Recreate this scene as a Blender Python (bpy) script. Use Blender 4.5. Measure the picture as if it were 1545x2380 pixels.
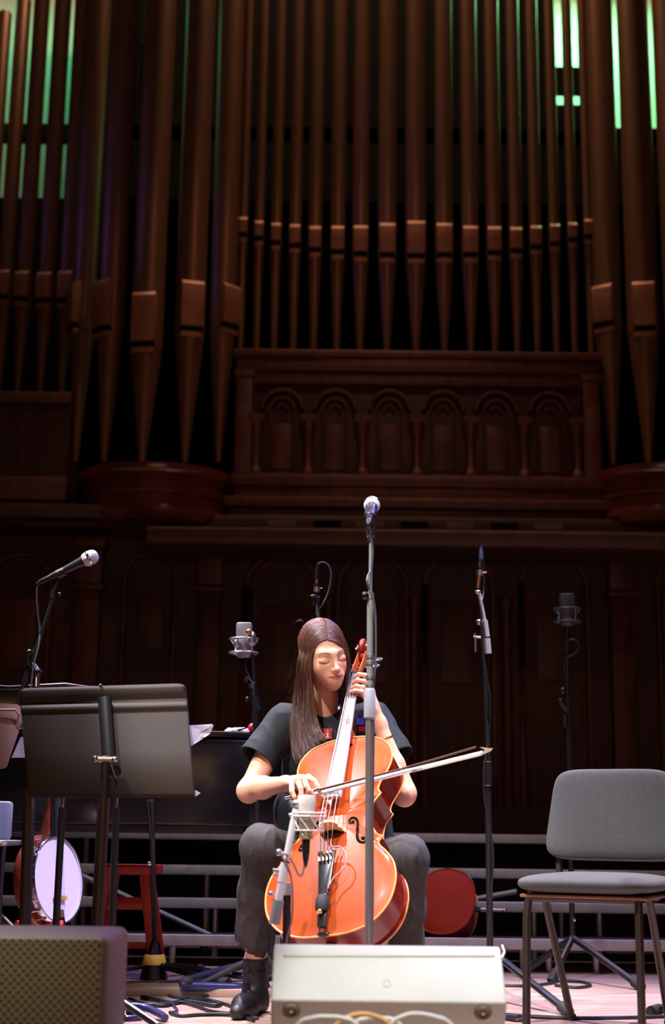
import bpy, bmesh, math, random
import numpy as np
from mathutils import Vector, Matrix, noise
from mathutils.bvhtree import BVHTree
PI = math.pi
R = math.radians
for o in list(bpy.data.objects): bpy.data.objects.remove(o)
SC = bpy.context.scene
COL = SC.collection
random.seed(7)
# ---------------------------------------------------------------- camera
CF = 3300.0; CX = 772.5; CY = 1190.0; CH = 0.6
TH = math.atan(738 / CF); RHO = R(.72)
_R0 = Vector((1, 0, 0)); _U0 = Vector((0, -math.sin(TH), math.cos(TH)))
FW = Vector((0, math.cos(TH), math.sin(TH)))
RT = _R0 * math.cos(RHO) + _U0 * math.sin(RHO)
UP = _U0 * math.cos(RHO) - _R0 * math.sin(RHO)
CC = Vector((0, 0, CH))
cd = bpy.data.cameras.new('camera'); cam = bpy.data.objects.new('camera', cd); COL.objects.link(cam)
m = Matrix.Identity(4)
for i in range(3):
    m[i][0] = RT[i]; m[i][1] = UP[i]; m[i][2] = -FW[i]; m[i][3] = CC[i]
cam.matrix_world = m
cd.sensor_fit = 'HORIZONTAL'; cd.sensor_width = 24; cd.lens = CF * 24 / 1545
cd.dof.use_dof = True; cd.dof.focus_distance = 4.95; cd.dof.aperture_fstop = 2.2
cd.clip_end = 60
SC.camera = cam
# ---------------------------------------------------------------- light and exposure
SC.view_settings.view_transform = 'Standard'; SC.view_settings.look = 'None'
SC.view_settings.gamma = 1; SC.view_settings.exposure = 0.0
w = bpy.data.worlds.new('world'); SC.world = w; w.use_nodes = True
w.node_tree.nodes['Background'].inputs[0].default_value = (.5, .47, .55, 1)
w.node_tree.nodes['Background'].inputs[1].default_value = .020
def spot(name, loc, target, power, col, size, blend=.4, rad=.08):
    l = bpy.data.lights.new(name, 'SPOT'); l.energy = power; l.color = col
    l.spot_size = R(size); l.spot_blend = blend; l.shadow_soft_size = rad
    o = bpy.data.objects.new(name, l); COL.objects.link(o); o.location = loc
    o.rotation_euler = (Vector(target) - Vector(loc)).to_track_quat('-Z', 'Y').to_euler()
    return o
def area(name, loc, target, power, col, sx, sy, spread=180):
    l = bpy.data.lights.new(name, 'AREA'); l.energy = power; l.color = col
    l.shape = 'RECTANGLE'; l.size = sx; l.size_y = sy; l.spread = R(spread)
    o = bpy.data.objects.new(name, l); COL.objects.link(o); o.location = loc
    o.rotation_euler = (Vector(target) - Vector(loc)).to_track_quat('-Z', 'Y').to_euler()
    return o
WHITE = (1, .93, .90); LAV = (.62, .55, 1); WARM = (1, .62, .38); BLUE = (.22, .18, 1)
spot('stage_spot_key', (-1.5, .8, 5.6), (0.0, 4.7, .75), 1750, WHITE, 13, .5, .05)
spot('stage_spot_top_left', (-2.9, 4.1, 5.9), (0.0, 4.9, .75), 2400, (.93, .88, 1), 20, .6, .05)
spot('stage_spot_side', (2.6, 3.2, 5.8), (.05, 4.85, .8), 1100, LAV, 17, .6, .05)
spot('stage_spot_wedge', (.3, 1.3, 5.8), (.25, 3.55, .2), 1900, (1, 1, .97), 9, .5, .05)
spot('riser_fill_spot', (0, 4.4, 6.6), (0, 6.9, .2), 420, (1, .95, 1), 34, .8, .1)  # added fill that lifts the riser rails, not a known lamp
spot('banjo_fill_spot', (1.6, 3.4, 5.4), (-1.0, 5.1, .42), 2300, LAV, 9, .7, .05)  # extra narrow spot, added only to brighten the banjo head
spot('grille_fill_spot', (-1.2, 2.6, 5.6), (-1.0, 3.2, .25), 560, (.75, 1, .75), 13, .8, .05)  # overhead helper added to brighten the grille speaker
spot('stage_spot_back_left', (-2.8, 8.2, 6.2), (-.3, 5.0, .6), 480, LAV, 34, .6, .05)
spot('stage_spot_back_blue', (2.8, 8.6, 6.4), (.6, 5.4, .5), 1100, BLUE, 40, .6, .05)
spot('stage_spot_floor', (1.6, 4.6, 6.8), (.95, 4.85, 0), 4200, (.90, .82, 1), 26, .7, .1)
spot('stage_spot_floor_left', (-1.2, 7.2, 6.8), (-.55, 5.0, 0), 4200, (.95, .78, .95), 16, .7, .1)
spot('organ_wash_warm', (.2, 6.6, 2.9), (0, 10, 5.6), 10, (1, .60, .36), 70, .9, .12)
area('organ_ledge_light', (0, 9.15, 11.6), (0, 9.5, 4.0), 360, WARM, 4.5, .15)
area('organ_upwash', (0, 9.0, 2.75), (0, 9.8, 4.4), 0.5, WARM, 4.5, .1)
spot('organ_wash_blue', (-4.6, 8.0, 5.2), (-1.6, 9.6, 5.2), 60, BLUE, 34, .9, .1)
spot('lower_wall_fill', (.5, 5.2, 7.5), (0, 10, 1.5), 110, (1, .5, .36), 60, .9, .2)  # added warm wash to raise the dark lower wall
area('front_warm_fill', (.2, -2.2, 2.0), (0, 5, .8), 40, (1, .55, .26), 4, 2)
area('green_wall_light_left', (-2.6, 10.95, 7.8), (-2.6, 11.5, 6.0), 14, (.03, 1, .45), 2.6, .3)
area('green_wall_light_right', (2.0, 10.95, 7.8), (2.0, 11.5, 6.2), 85, (.22, 1, .42), 1.6, .3)
# ---------------------------------------------------------------- helpers
def ray(px, py): return FW + RT * ((px - CX) / CF) - UP * ((py - CY) / CF)
def at(px, py, Y):
    d = ray(px, py); return CC + d * (Y / d.y)
def atz(px, py, z):
    d = ray(px, py); return CC + d * ((z - CH) / d.z)
def srgb(r, g, b):
    f = lambda c: (c / 255 / 12.92) if c / 255 <= .04045 else ((c / 255 + .055) / 1.055) ** 2.4
    return (f(r), f(g), f(b), 1)
MATS = {}
def mat(name, col=None, rough=.5, metal=0., var=0., vscale=8., bump=0., bscale=60., coat=0., stretch=None, spec=.5, emit=None, col2=None, sss=0., attr=None):
    if name in MATS: return MATS[name]
    M = bpy.data.materials.new(name); M.use_nodes = True; nt = M.node_tree; N = nt.nodes; L = nt.links
    b = N['Principled BSDF']; b.inputs['Base Color'].default_value = col
    b.inputs['Roughness'].default_value = rough; b.inputs['Metallic'].default_value = metal
    b.inputs['Specular IOR Level'].default_value = spec
    b.inputs['Coat Weight'].default_value = coat; b.inputs['Coat Roughness'].default_value = .12
    if sss: b.inputs['Subsurface Weight'].default_value = sss; b.inputs['Subsurface Radius'].default_value = (.012, .005, .003); b.inputs['Subsurface Scale'].default_value = 1
    tc = N.new('ShaderNodeTexCoord'); mp = N.new('ShaderNodeMapping'); L.new(tc.outputs['Object'], mp.inputs[0])
    if stretch: mp.inputs['Scale'].default_value = stretch
    if var or col2:
        nz = N.new('ShaderNodeTexNoise'); nz.inputs['Scale'].default_value = vscale; nz.inputs['Detail'].default_value = 5
        L.new(mp.outputs[0], nz.inputs[0])
        rp = N.new('ShaderNodeValToRGB'); L.new(nz.outputs[0], rp.inputs[0])
        c2 = col2 or tuple(min(1, c * (1 + var)) for c in col[:3]) + (1,)
        c1 = col if col2 else tuple(c * (1 - var) for c in col[:3]) + (1,)
        rp.color_ramp.elements[0].position = .35; rp.color_ramp.elements[1].position = .65
        rp.color_ramp.elements[0].color = c1; rp.color_ramp.elements[1].color = c2
        L.new(rp.outputs[0], b.inputs['Base Color'])
    if bump:
        n2 = N.new('ShaderNodeTexNoise'); n2.inputs['Scale'].default_value = bscale; n2.inputs['Detail'].default_value = 4
        L.new(mp.outputs[0], n2.inputs[0]); bp = N.new('ShaderNodeBump'); bp.inputs['Strength'].default_value = bump; bp.inputs['Distance'].default_value = .004
        L.new(n2.outputs[0], bp.inputs['Height']); L.new(bp.outputs[0], b.inputs['Normal'])
    if attr:
        at_ = N.new('ShaderNodeAttribute'); at_.attribute_name = attr; L.new(at_.outputs[0], b.inputs['Base Color'])
    if emit: b.inputs['Emission Color'].default_value = emit; b.inputs['Emission Strength'].default_value = 1
    MATS[name] = M; return M
def tag(o, label=None, cat=None, group=None, kind=None):
    if label: o['label'] = label
    if cat: o['category'] = cat
    if group: o['group'] = group
    if kind: o['kind'] = kind
    return o
def empty(name, loc, label=None, cat=None, group=None):
    o = bpy.data.objects.new(name, None); COL.objects.link(o); o.location = loc; o.empty_display_size = .05
    tag(o, label, cat, group); return o
def cat(pts, n=8, closed=False):
    P = [Vector(p) for p in pts]; out = []
    if len(P) < 3 and not closed: return P
    k = len(P)
    for i in range(k if closed else k - 1):
        if closed: p0, p1, p2, p3 = P[(i - 1) % k], P[i], P[(i + 1) % k], P[(i + 2) % k]
        else: p0, p1, p2, p3 = P[max(i - 1, 0)], P[i], P[i + 1], P[min(i + 2, k - 1)]
        for j in range(n):
            t = j / n; out.append(.5 * ((2 * p1) + (p2 - p0) * t + (2 * p0 - 5 * p1 + 4 * p2 - p3) * t * t + (3 * p1 - p0 - 3 * p2 + p3) * t ** 3))
    if not closed: out.append(P[-1])
    return out
class MB:
    def __init__(s): s.v = []; s.f = []
    def add(s, vs, fs):
        b = len(s.v); s.v += [Vector(p) for p in vs]; s.f += [tuple(b + i for i in f) for f in fs]; return s
    def box(s, c, sz, M=None):
        x, y, z = [a / 2 for a in sz]; c = Vector(c)
        P = [Vector((i * x, j * y, k * z)) for i in (-1, 1) for j in (-1, 1) for k in (-1, 1)]
        if M is not None: P = [M @ p for p in P]
        return s.add([c + p for p in P], [(0, 1, 3, 2), (4, 6, 7, 5), (0, 4, 5, 1), (2, 3, 7, 6), (0, 2, 6, 4), (1, 5, 7, 3)])
    def bb(s, x0, x1, y0, y1, z0, z1): return s.box(((x0 + x1) / 2, (y0 + y1) / 2, (z0 + z1) / 2), (abs(x1 - x0), abs(y1 - y0), abs(z1 - z0)))
    def tube(s, pts, r, n=10, closed=False, flat=None, ref=None):
        P = [Vector(p) for p in pts]; k = len(P)
        rs = r if isinstance(r, (list, tuple)) else [r] * k
        T = []
        for i in range(k):
            a = P[(i - 1) % k] if (closed or i > 0) else P[0]; b = P[(i + 1) % k] if (closed or i < k - 1) else P[-1]
            t = b - a; T.append(t.normalized() if t.length > 1e-9 else Vector((0, 0, 1)))
        u = Vector(ref) if ref else (Vector((1, 0, 0)) if abs(T[0].x) < .8 else Vector((0, 1, 0)))
        vs = []
        for i in range(k):
            u = u - T[i] * u.dot(T[i])
            if u.length < 1e-6: u = T[i].orthogonal()
            u.normalize(); w_ = T[i].cross(u)
            for j in range(n):
                a = 2 * PI * j / n; ca, sa = math.cos(a), math.sin(a) * (flat or 1)
                vs.append(P[i] + (u * ca + w_ * sa) * rs[i])
        fs = []
        for i in range(k if closed else k - 1):
            for j in range(n):
                a, b = i * n, ((i + 1) % k) * n
                fs.append((a + j, a + (j + 1) % n, b + (j + 1) % n, b + j))
        if not closed: fs += [tuple(reversed(range(n))), tuple(range((k - 1) * n, k * n))]
        return s.add(vs, fs)
    def cyl(s, a, b, r, r2=None, n=16): return s.tube([a, b], [r, r if r2 is None else r2], n)
    def lathe(s, prof, org=(0, 0, 0), ax=(0, 0, 1), n=24, cap=True):
        ax = Vector(ax).normalized(); o = Vector(org)
        pts = [o + ax * z for r_, z in prof]; u = ax.orthogonal().normalized(); w_ = ax.cross(u); vs = []
        for (r_, z), p in zip(prof, pts):
            for j in range(n):
                a = 2 * PI * j / n; vs.append(p + (u * math.cos(a) + w_ * math.sin(a)) * max(r_, 1e-5))
        fs = [(i * n + j, i * n + (j + 1) % n, (i + 1) * n + (j + 1) % n, (i + 1) * n + j) for i in range(len(prof) - 1) for j in range(n)]
        if cap: fs += [tuple(reversed(range(n))), tuple(range((len(prof) - 1) * n, len(prof) * n))]
        return s.add(vs, fs)
    def ball(s, c, r, n=16, M=None, e=(1, 1), tap=None):
        r = (r, r, r) if not isinstance(r, (tuple, list)) else r; c = Vector(c); vs = []; m_ = n // 2
        sp = lambda x, p: math.copysign(abs(x) ** p, x)
        for i in range(m_ + 1):
            ph = -PI / 2 + PI * i / m_
            for j in range(n):
                a = 2 * PI * j / n
                p = Vector((r[0] * sp(math.cos(ph), e[0]) * sp(math.cos(a), e[1]), r[1] * sp(math.cos(ph), e[0]) * sp(math.sin(a), e[1]), r[2] * sp(math.sin(ph), e[0])))
                if tap: p = tap(p)
                if M is not None: p = M @ p
                vs.append(c + p)
        fs = [(i * n + j, i * n + (j + 1) % n, (i + 1) * n + (j + 1) % n, (i + 1) * n + j) for i in range(m_) for j in range(n)]
        return s.add(vs, fs)
    def prism(s, out, y0, y1, M=None):      # outline in x,z ; extruded along y
        n = len(out); P = [Vector((x, y0, z)) for x, z in out] + [Vector((x, y1, z)) for x, z in out]
        if M is not None: P = [M @ p for p in P]
        return s.add(P, [tuple(range(n)), tuple(reversed(range(n, 2 * n)))] + [(i, n + i, n + (i + 1) % n, (i + 1) % n) for i in range(n)])
    def ring(s, cx, cz, ro, ri, y0, y1, a0=0, a1=PI, n=24):
        vs = []
        for i in range(n + 1):
            a = a0 + (a1 - a0) * i / n
            for (r_, y) in ((ri, y0), (ro, y0), (ro, y1), (ri, y1)): vs.append((cx + r_ * math.cos(a), y, cz + r_ * math.sin(a)))
        fs = [(i * 4 + j, i * 4 + (j + 1) % 4, i * 4 + 4 + (j + 1) % 4, i * 4 + 4 + j) for i in range(n) for j in range(4)]
        fs += [(0, 1, 2, 3), (n * 4 + 3, n * 4 + 2, n * 4 + 1, n * 4)]
        return s.add(vs, fs)
    def build(s, name, material, parent=None, bevel=0, local=False, sharp=35, label=None, smooth=True, seg=2, wn=False):
        me = bpy.data.meshes.new(name)
        off = Vector((0, 0, 0)) if (local or parent is None) else root_loc(parent)
        me.from_pydata([tuple(p - off) for p in s.v], [], s.f)
        bm = bmesh.new(); bm.from_mesh(me); bmesh.ops.remove_doubles(bm, verts=bm.verts, dist=1e-6)
        bmesh.ops.recalc_face_normals(bm, faces=bm.faces)
        if bevel:
            ed = [e for e in bm.edges if len(e.link_faces) == 2 and e.calc_face_angle(0) > R(30)]
            try: bmesh.ops.bevel(bm, geom=ed, offset=bevel, segments=seg, affect='EDGES', profile=.5, clamp_overlap=True)
            except Exception: pass
        bm.to_mesh(me); bm.free()
        if smooth: me.shade_smooth(); me.set_sharp_from_angle(angle=R(sharp))
        me.materials.append(material)
        o = bpy.data.objects.new(name, me); COL.objects.link(o)
        if parent: o.parent = parent
        if label: o['label'] = label
        return o
def root_loc(o):
    l = Vector((0, 0, 0))
    while o is not None: l += o.location; o = o.parent
    return l
def struct(o): o['kind'] = 'structure'; return o
# ---------------------------------------------------------------- signed-distance modelling for bodies and cloth
def cone(a, b, ra, rb=None, k=.01, clip=None, op='add', fl=None):
    return dict(t='c', a=np.array(a, float), b=np.array(b, float), ra=ra, rb=ra if rb is None else rb, k=k, clip=clip, op=op, fl=fl)
def ell(c, r, M=None, k=.01, op='add'):
    return dict(t='e', a=np.array(c, float), r=np.array(r, float), M=None if M is None else np.array(M.to_3x3()), k=k, op=op)
def sdf_mesh(prims, h, noise_fn=None):
    lo = np.array([1e9] * 3); hi = -lo
    def bb(p):
        if p['t'] == 'c':
            r = max(p['ra'], p['rb']); return np.minimum(p['a'], p['b']) - r, np.maximum(p['a'], p['b']) + r
        r = max(p['r']) if p['M'] is not None else p['r']; return p['a'] - r, p['a'] + r
    for p in prims:
        if p['op'] == 'add':
            a, b = bb(p); lo = np.minimum(lo, a); hi = np.maximum(hi, b)
    lo -= 4 * h; hi += 4 * h; n = np.ceil((hi - lo) / h).astype(int) + 1
    V = np.full(n, 1.0, np.float32)
    for p in prims:
        a, b = bb(p); mg = p['k'] + 3 * h
        i0 = np.clip(np.floor((a - mg - lo) / h).astype(int), 0, n); i1 = np.clip(np.ceil((b + mg - lo) / h).astype(int) + 1, 0, n)
        if (i1 <= i0).any(): continue
        g = [lo[d] + h * np.arange(i0[d], i1[d]) for d in range(3)]
        X, Y, Z = np.meshgrid(*g, indexing='ij', sparse=True)
        X = X - p['a'][0]; Y = Y - p['a'][1]; Z = Z - p['a'][2]
        if p['t'] == 'c':
            ab = p['b'] - p['a']; L2 = max(ab @ ab, 1e-12)
            t = np.clip((X * ab[0] + Y * ab[1] + Z * ab[2]) / L2, 0, 1)
            d = np.sqrt((X - ab[0] * t) ** 2 + (Y - ab[1] * t) ** 2 + (Z - ab[2] * t) ** 2) - (p['ra'] + (p['rb'] - p['ra']) * t)
            if p['clip']:
                L = math.sqrt(L2)
                d = np.maximum(d, (X * ab[0] + Y * ab[1] + Z * ab[2]) / L - L)
        else:
            if p['M'] is not None:
                M_ = p['M']; X, Y, Z = (M_[0, 0] * X + M_[1, 0] * Y + M_[2, 0] * Z, M_[0, 1] * X + M_[1, 1] * Y + M_[2, 1] * Z, M_[0, 2] * X + M_[1, 2] * Y + M_[2, 2] * Z)
            r = p['r']; k0 = np.sqrt((X / r[0]) ** 2 + (Y / r[1]) ** 2 + (Z / r[2]) ** 2) + 1e-9
            k1 = np.sqrt((X / r[0] ** 2) ** 2 + (Y / r[1] ** 2) ** 2 + (Z / r[2] ** 2) ** 2) + 1e-9
            d = k0 * (k0 - 1) / k1
        sl = tuple(slice(i0[d_], i1[d_]) for d_ in range(3)); A = V[sl]; k = p['k']
        if p['op'] == 'add':
            hh = np.clip(.5 + .5 * (A - d) / k, 0, 1); V[sl] = A * (1 - hh) + d * hh - k * hh * (1 - hh)
        else:
            hh = np.clip(.5 - .5 * (A + d) / k, 0, 1); V[sl] = A * (1 - hh) - d * hh + k * hh * (1 - hh)
    S = V < 0; cn = n - 1
    cid = lambda i, j, k_: (i * cn[1] + j) * cn[2] + k_
    ids = []; pos = []; quads = []
    for ax in range(3):
        s0 = [slice(None)] * 3; s1 = [slice(None)] * 3; s0[ax] = slice(0, -1); s1[ax] = slice(1, None)
        a = V[tuple(s0)]; b = V[tuple(s1)]; cr = (S[tuple(s0)] != S[tuple(s1)])
        I = list(np.nonzero(cr)); va = a[cr]; vb = b[cr]; t = va / (va - vb); low = va < 0
        p = np.stack(I, -1).astype(float); p[:, ax] += t
        o1, o2 = [d for d in range(3) if d != ax]
        ok = (I[o1] > 0) & (I[o2] > 0) & (I[o1] < cn[o1]) & (I[o2] < cn[o2])
        I = [q[ok] for q in I]; p = p[ok]; low = low[ok]; Q = []
        for (u, v) in ((0, 0), (1, 0), (1, 1), (0, 1)):
            J = [q.copy() for q in I]; J[o1] = J[o1] - u; J[o2] = J[o2] - v; c = cid(*J); Q.append(c); ids.append(c); pos.append(p)
        Q = np.stack(Q, -1); flip = low if ax != 1 else ~low
        Q[flip] = Q[flip][:, ::-1]; quads.append(Q)
    ids = np.concatenate(ids); pos = np.concatenate(pos); quads = np.concatenate(quads)
    un, inv = np.unique(ids, return_inverse=True); cnt = np.bincount(inv)
    vv = np.stack([np.bincount(inv, pos[:, d]) / cnt for d in range(3)], -1) * h + lo
    return vv, np.searchsorted(un, quads)
def relax(v, q, it=2, f=.5):
    e = np.concatenate([q[:, [0, 1]], q[:, [1, 2]], q[:, [2, 3]], q[:, [3, 0]]]); e = np.concatenate([e, e[:, ::-1]])
    c = np.bincount(e[:, 0], minlength=len(v))[:, None]
    for _ in range(it):
        a = np.stack([np.bincount(e[:, 0], v[e[:, 1], d], minlength=len(v)) for d in range(3)], -1) / np.maximum(c, 1)
        v = v + (a - v) * f
    return v
def np_obj(name, v, q, material, parent=None, cols=None, label=None):
    off = np.array(root_loc(parent)) if parent else 0
    me = bpy.data.meshes.new(name); me.from_pydata((v - off).tolist(), [], q.tolist())
    bm = bmesh.new(); bm.from_mesh(me); bmesh.ops.recalc_face_normals(bm, faces=bm.faces); bm.to_mesh(me); bm.free()
    me.shade_smooth(); me.materials.append(material)
    if cols is not None:
        a = me.color_attributes.new('tint', 'FLOAT_COLOR', 'POINT'); a.data.foreach_set('color', np.asarray(cols, np.float32).ravel())
    o = bpy.data.objects.new(name, me); COL.objects.link(o)
    if parent: o.parent = parent
    if label: o['label'] = label
    return o
# ---------------------------------------------------------------- materials
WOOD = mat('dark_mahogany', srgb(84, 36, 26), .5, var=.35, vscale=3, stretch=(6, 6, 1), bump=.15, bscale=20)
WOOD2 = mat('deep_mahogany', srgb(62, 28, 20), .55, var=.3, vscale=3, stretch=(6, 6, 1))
PIPE = mat('organ_pipe_metal', srgb(122, 84, 62), .42, .55, var=.08, vscale=2)
PLATE = mat('pipe_mouth_metal', srgb(150, 98, 70), .5, .3)
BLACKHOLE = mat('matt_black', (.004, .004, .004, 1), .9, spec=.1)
PLASTER = mat('pale_plaster', srgb(215, 215, 205), .9, var=.05)
FLOORM = None
BLK = mat('black_paint', (.012, .012, .014, 1), .38)
BLKG = mat('gloss_black', (.006, .006, .008, 1), .28, coat=.2)
CHROME = mat('chrome', (.78, .78, .80, 1), .18, 1.)
STEEL = mat('brushed_steel', (.55, .55, .56, 1), .35, .9)
RUBBER = mat('black_rubber', (.015, .015, .016, 1), .75)
CABLE = mat('black_cable', (.012, .012, .016, 1), .45)
ALU = mat('grey_aluminium', srgb(205, 202, 210), .5, .1, var=.1, vscale=20)
CARPET = mat('black_carpet', (.012, .009, .009, 1), .95, bump=.3, bscale=300)
# ---------------------------------------------------------------- floor and hall shell
def floor_mat():
    M = bpy.data.materials.new('pale_floorboards'); M.use_nodes = True; nt = M.node_tree; N = nt.nodes; L = nt.links; b = N['Principled BSDF']
    tc = N.new('ShaderNodeTexCoord'); br = N.new('ShaderNodeTexBrick'); L.new(tc.outputs['Object'], br.inputs[0])
    br.inputs['Scale'].default_value = 1; br.inputs['Brick Width'].default_value = 1.6; br.inputs['Row Height'].default_value = .075; br.inputs['Mortar Size'].default_value = .0015
    br.inputs['Color1'].default_value = srgb(200, 172, 158); br.inputs['Color2'].default_value = srgb(184, 152, 136); br.inputs['Mortar'].default_value = srgb(70, 48, 38)
    nz = N.new('ShaderNodeTexNoise'); mp = N.new('ShaderNodeMapping'); mp.inputs['Scale'].default_value = (1.5, 14, 1); L.new(tc.outputs['Object'], mp.inputs[0]); L.new(mp.outputs[0], nz.inputs[0]); nz.inputs['Scale'].default_value = 3
    mx = N.new('ShaderNodeMixRGB'); mx.blend_type = 'MULTIPLY'; mx.inputs[0].default_value = .35; L.new(br.outputs[0], mx.inputs[1]); L.new(nz.outputs[0], mx.inputs[2]); L.new(mx.outputs[0], b.inputs['Base Color'])
    b.inputs['Roughness'].default_value = .42; MATS['floor'] = M; return M
FLOORM = floor_mat()
o = MB().bb(-5, 5, -3.5, 12, -.1, 0).build('floor', FLOORM); struct(o)
o = MB().bb(-5, 5, -3.5, 12, 12, 12.2).build('ceiling', mat('dark_ceiling', (.02, .018, .018, 1), .9)); struct(o)
DW = mat('dark_side_wall', (.02, .014, .012, 1), .8)
struct(MB().bb(-5.2, -5, -3.5, 12, 0, 12).build('wall_left', DW)); struct(MB().bb(5, 5.2, -3.5, 12, 0, 12).build('wall_right', DW))
struct(MB().bb(-5, 5, 11.6, 11.8, 0, 12).build('wall_back', PLASTER))
# ---- panelled lower wall of the organ front with round arches
def wx(px, Y=9.9, py=1500): return at(px, py, Y).x
def wz(py, Y=9.9, px=900): return at(px, py, Y).z
YW = 9.95
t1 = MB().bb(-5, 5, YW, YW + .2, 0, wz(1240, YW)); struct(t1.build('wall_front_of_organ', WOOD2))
def arch_panel(cx, wpx, ytop, n):
    x = wx(cx, YW, ytop + 80); Rr = wpx / 2 / CF * 10.1; zt = wz(ytop, YW, cx); zs = zt - Rr
    b = MB()
    b.ring(x, zs, Rr, Rr * .86, YW - .05, YW + .02); b.ring(x, zs, Rr * .82, Rr * .74, YW - .025, YW + .02)
    for s in (-1, 1):
        b.bb(x + s * Rr * .86, x + s * Rr, YW - .05, YW + .02, .4, zs); b.bb(x + s * Rr * .74, x + s * Rr * .82, YW - .025, YW + .02, .4, zs)
    b.bb(x - Rr * .5, x + Rr * .5, YW - .015, YW + .02, zs - Rr * 2.6, zs - .1)
    struct(b.build('trim_%d' % n, WOOD, bevel=.006))
k = 1
for cx, wpx in ((50, 150), (350, 125), (655, 182), (865, 170), (1065, 170), (1285, 165), (1600, 160)): arch_panel(cx, wpx, 1284, k); k += 1
def pilaster(cx, wpx, n, y0=1275, y1=1372):
    x = wx(cx, YW, 1500); h = wpx / 2 / CF * 10.1; b = MB(); zt = wz(y0, YW); zc = wz(y1, YW)
    b.bb(x - h * .86, x + h * .86, YW - .12, YW, 0, zc); b.bb(x - h * .95, x + h * .95, YW - .15, YW, zc, zt); b.bb(x - h * 1.15, x + h * 1.15, YW - .18, YW, zc - .05, zc - .01)
    b.bb(x - h * 1.2, x + h * 1.2, YW - .2, YW, zt - .05, zt + .02)
    struct(b.build('trim_%d' % n, WOOD, bevel=.008))
for cx, wpx in ((205, 64), (487, 60), (1440, 60)): pilaster(cx, wpx, k); k += 1
for cx in (762, 962, 1175):
    x = wx(cx, YW); b = MB(); z0 = wz(1390, YW); b.lathe([(.05, .3), (.04, .35), (.04, z0 - .1), (.06, z0 - .04), (.06, z0)], (x, YW - .03, 0)); struct(b.build('trim_%d' % k, WOOD)); k += 1
# long ledge and the pierced frieze above it
b = MB(); x0 = at(340, 1250, 9.3).x; z0 = wz(1268, 9.3); z1 = wz(1232, 9.3)
b.bb(x0, 5, 9.3, YW, z0, z1); b.bb(x0, 5, 9.27, YW, z1 - .03, z1); struct(b.build('trim_%d' % k, mat('brown_ledge', srgb(98, 66, 54), .5, var=.15), bevel=.01)); k += 1
b = MB(); b.bb(-5, x0, 9.5, YW, wz(1212, 9.5), wz(1180, 9.5)); struct(b.build('trim_%d' % k, WOOD2, bevel=.01)); k += 1
b = MB(); b.bb(-5, 5, 9.62, YW, wz(1232, 9.62), wz(1200, 9.62)); struct(b.build('trim_%d' % k, WOOD2, bevel=.01)); k += 1
for i, cx in enumerate((655, 760, 860, 963, 1068, 1172, 1275)):
    x = wx(cx, 9.6, 1220); b = MB(); b.bb(x - .095, x + .095, 9.6, 9.63, wz(1226, 9.6), wz(1211, 9.6))
    struct(b.build('trim_%d' % k, BLACKHOLE if i % 2 else mat('dull_grey_inlay', srgb(95, 78, 74), .6))); k += 1
# ---- organ case
ocase = empty('organ_case', (wx(965, 9.7, 1000), 9.8, wz(1200)), 'dark mahogany organ case front with six arched panels, centred below the small pipes', 'organ case')
YC = 9.75
xa, xb = wx(548, YC, 980), wx(1392, YC, 980)
P = lambda nm, mb, mt=WOOD, bv=.008: mb.build(nm, mt, ocase, bevel=bv)
zc0, zc1 = wz(1108, YC), wz(893, YC)
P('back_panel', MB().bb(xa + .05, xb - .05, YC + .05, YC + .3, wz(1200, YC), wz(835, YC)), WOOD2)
P('cornice', MB().bb(xa - .02, xb + .02, YC - .10, YC + .5, wz(840, YC), wz(824, YC)).bb(xa, xb, YC - .06, YC + .5, wz(868, YC), wz(840, YC)).bb(xa + .06, xb - .06, YC - .02, YC + .3, wz(895, YC), wz(868, YC)))
P('base_moulding', MB().bb(xa - .02, xb + .02, YC - .06, YC + .3, wz(1135, YC), wz(1108, YC)).bb(xa, xb, YC - .02, YC + .3, wz(1165, YC), wz(1135, YC)).bb(xa - .06, xb + .06, YC - .12, YC + .3, wz(1188, YC), wz(1165, YC)).bb(xa - .02, xb + .02, YC - .05, YC + .3, wz(1206, YC), wz(1188, YC)))
for px in (567, 1372):
    x = wx(px, YC, 980); P('corner_post', MB().bb(x - .06, x + .06, YC - .06, YC + .2, zc0, wz(868, YC)).bb(x - .075, x + .075, YC - .08, YC + .2, wz(885, YC), wz(870, YC)))
for px in (655, 778, 905, 1030, 1153, 1278):
    x = wx(px, YC, 980); Rr = .155; zs = wz(905, YC) - Rr; b = MB()
    b.ring(x, zs, Rr, Rr * .84, YC - .02, YC + .06); b.ring(x, zs, Rr * .62, Rr * .5, YC, YC + .06); b.ring(x, zs, Rr * .3, Rr * .2, YC + .01, YC + .06)
    b.bb(x - .09, x - .08, YC, YC + .06, zc0, zs); b.bb(x + .08, x + .09, YC, YC + .06, zc0, zs); b.bb(x - .07, x + .07, YC + .02, YC + .06, zc0 + .05, zs - .1); b.bb(x - .07, x + .07, YC, YC + .06, zc0, zc0 + .03)
    P('arched_panel', b, WOOD, .004)
for px in (597, 717, 842, 968, 1092, 1216, 1338):
    x = wx(px, YC, 980); b = MB(); zt = wz(985, YC)
    b.lathe([(.05, 0), (.05, .04), (.036, .06), (.034, zt - zc0 - .08), (.05, zt - zc0 - .04), (.055, zt - zc0)], (x, YC - .01, zc0)).bb(x - .055, x + .055, YC - .06, YC + .05, zt, zt + .05)
    P('pilaster', b, WOOD, 0)
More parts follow.
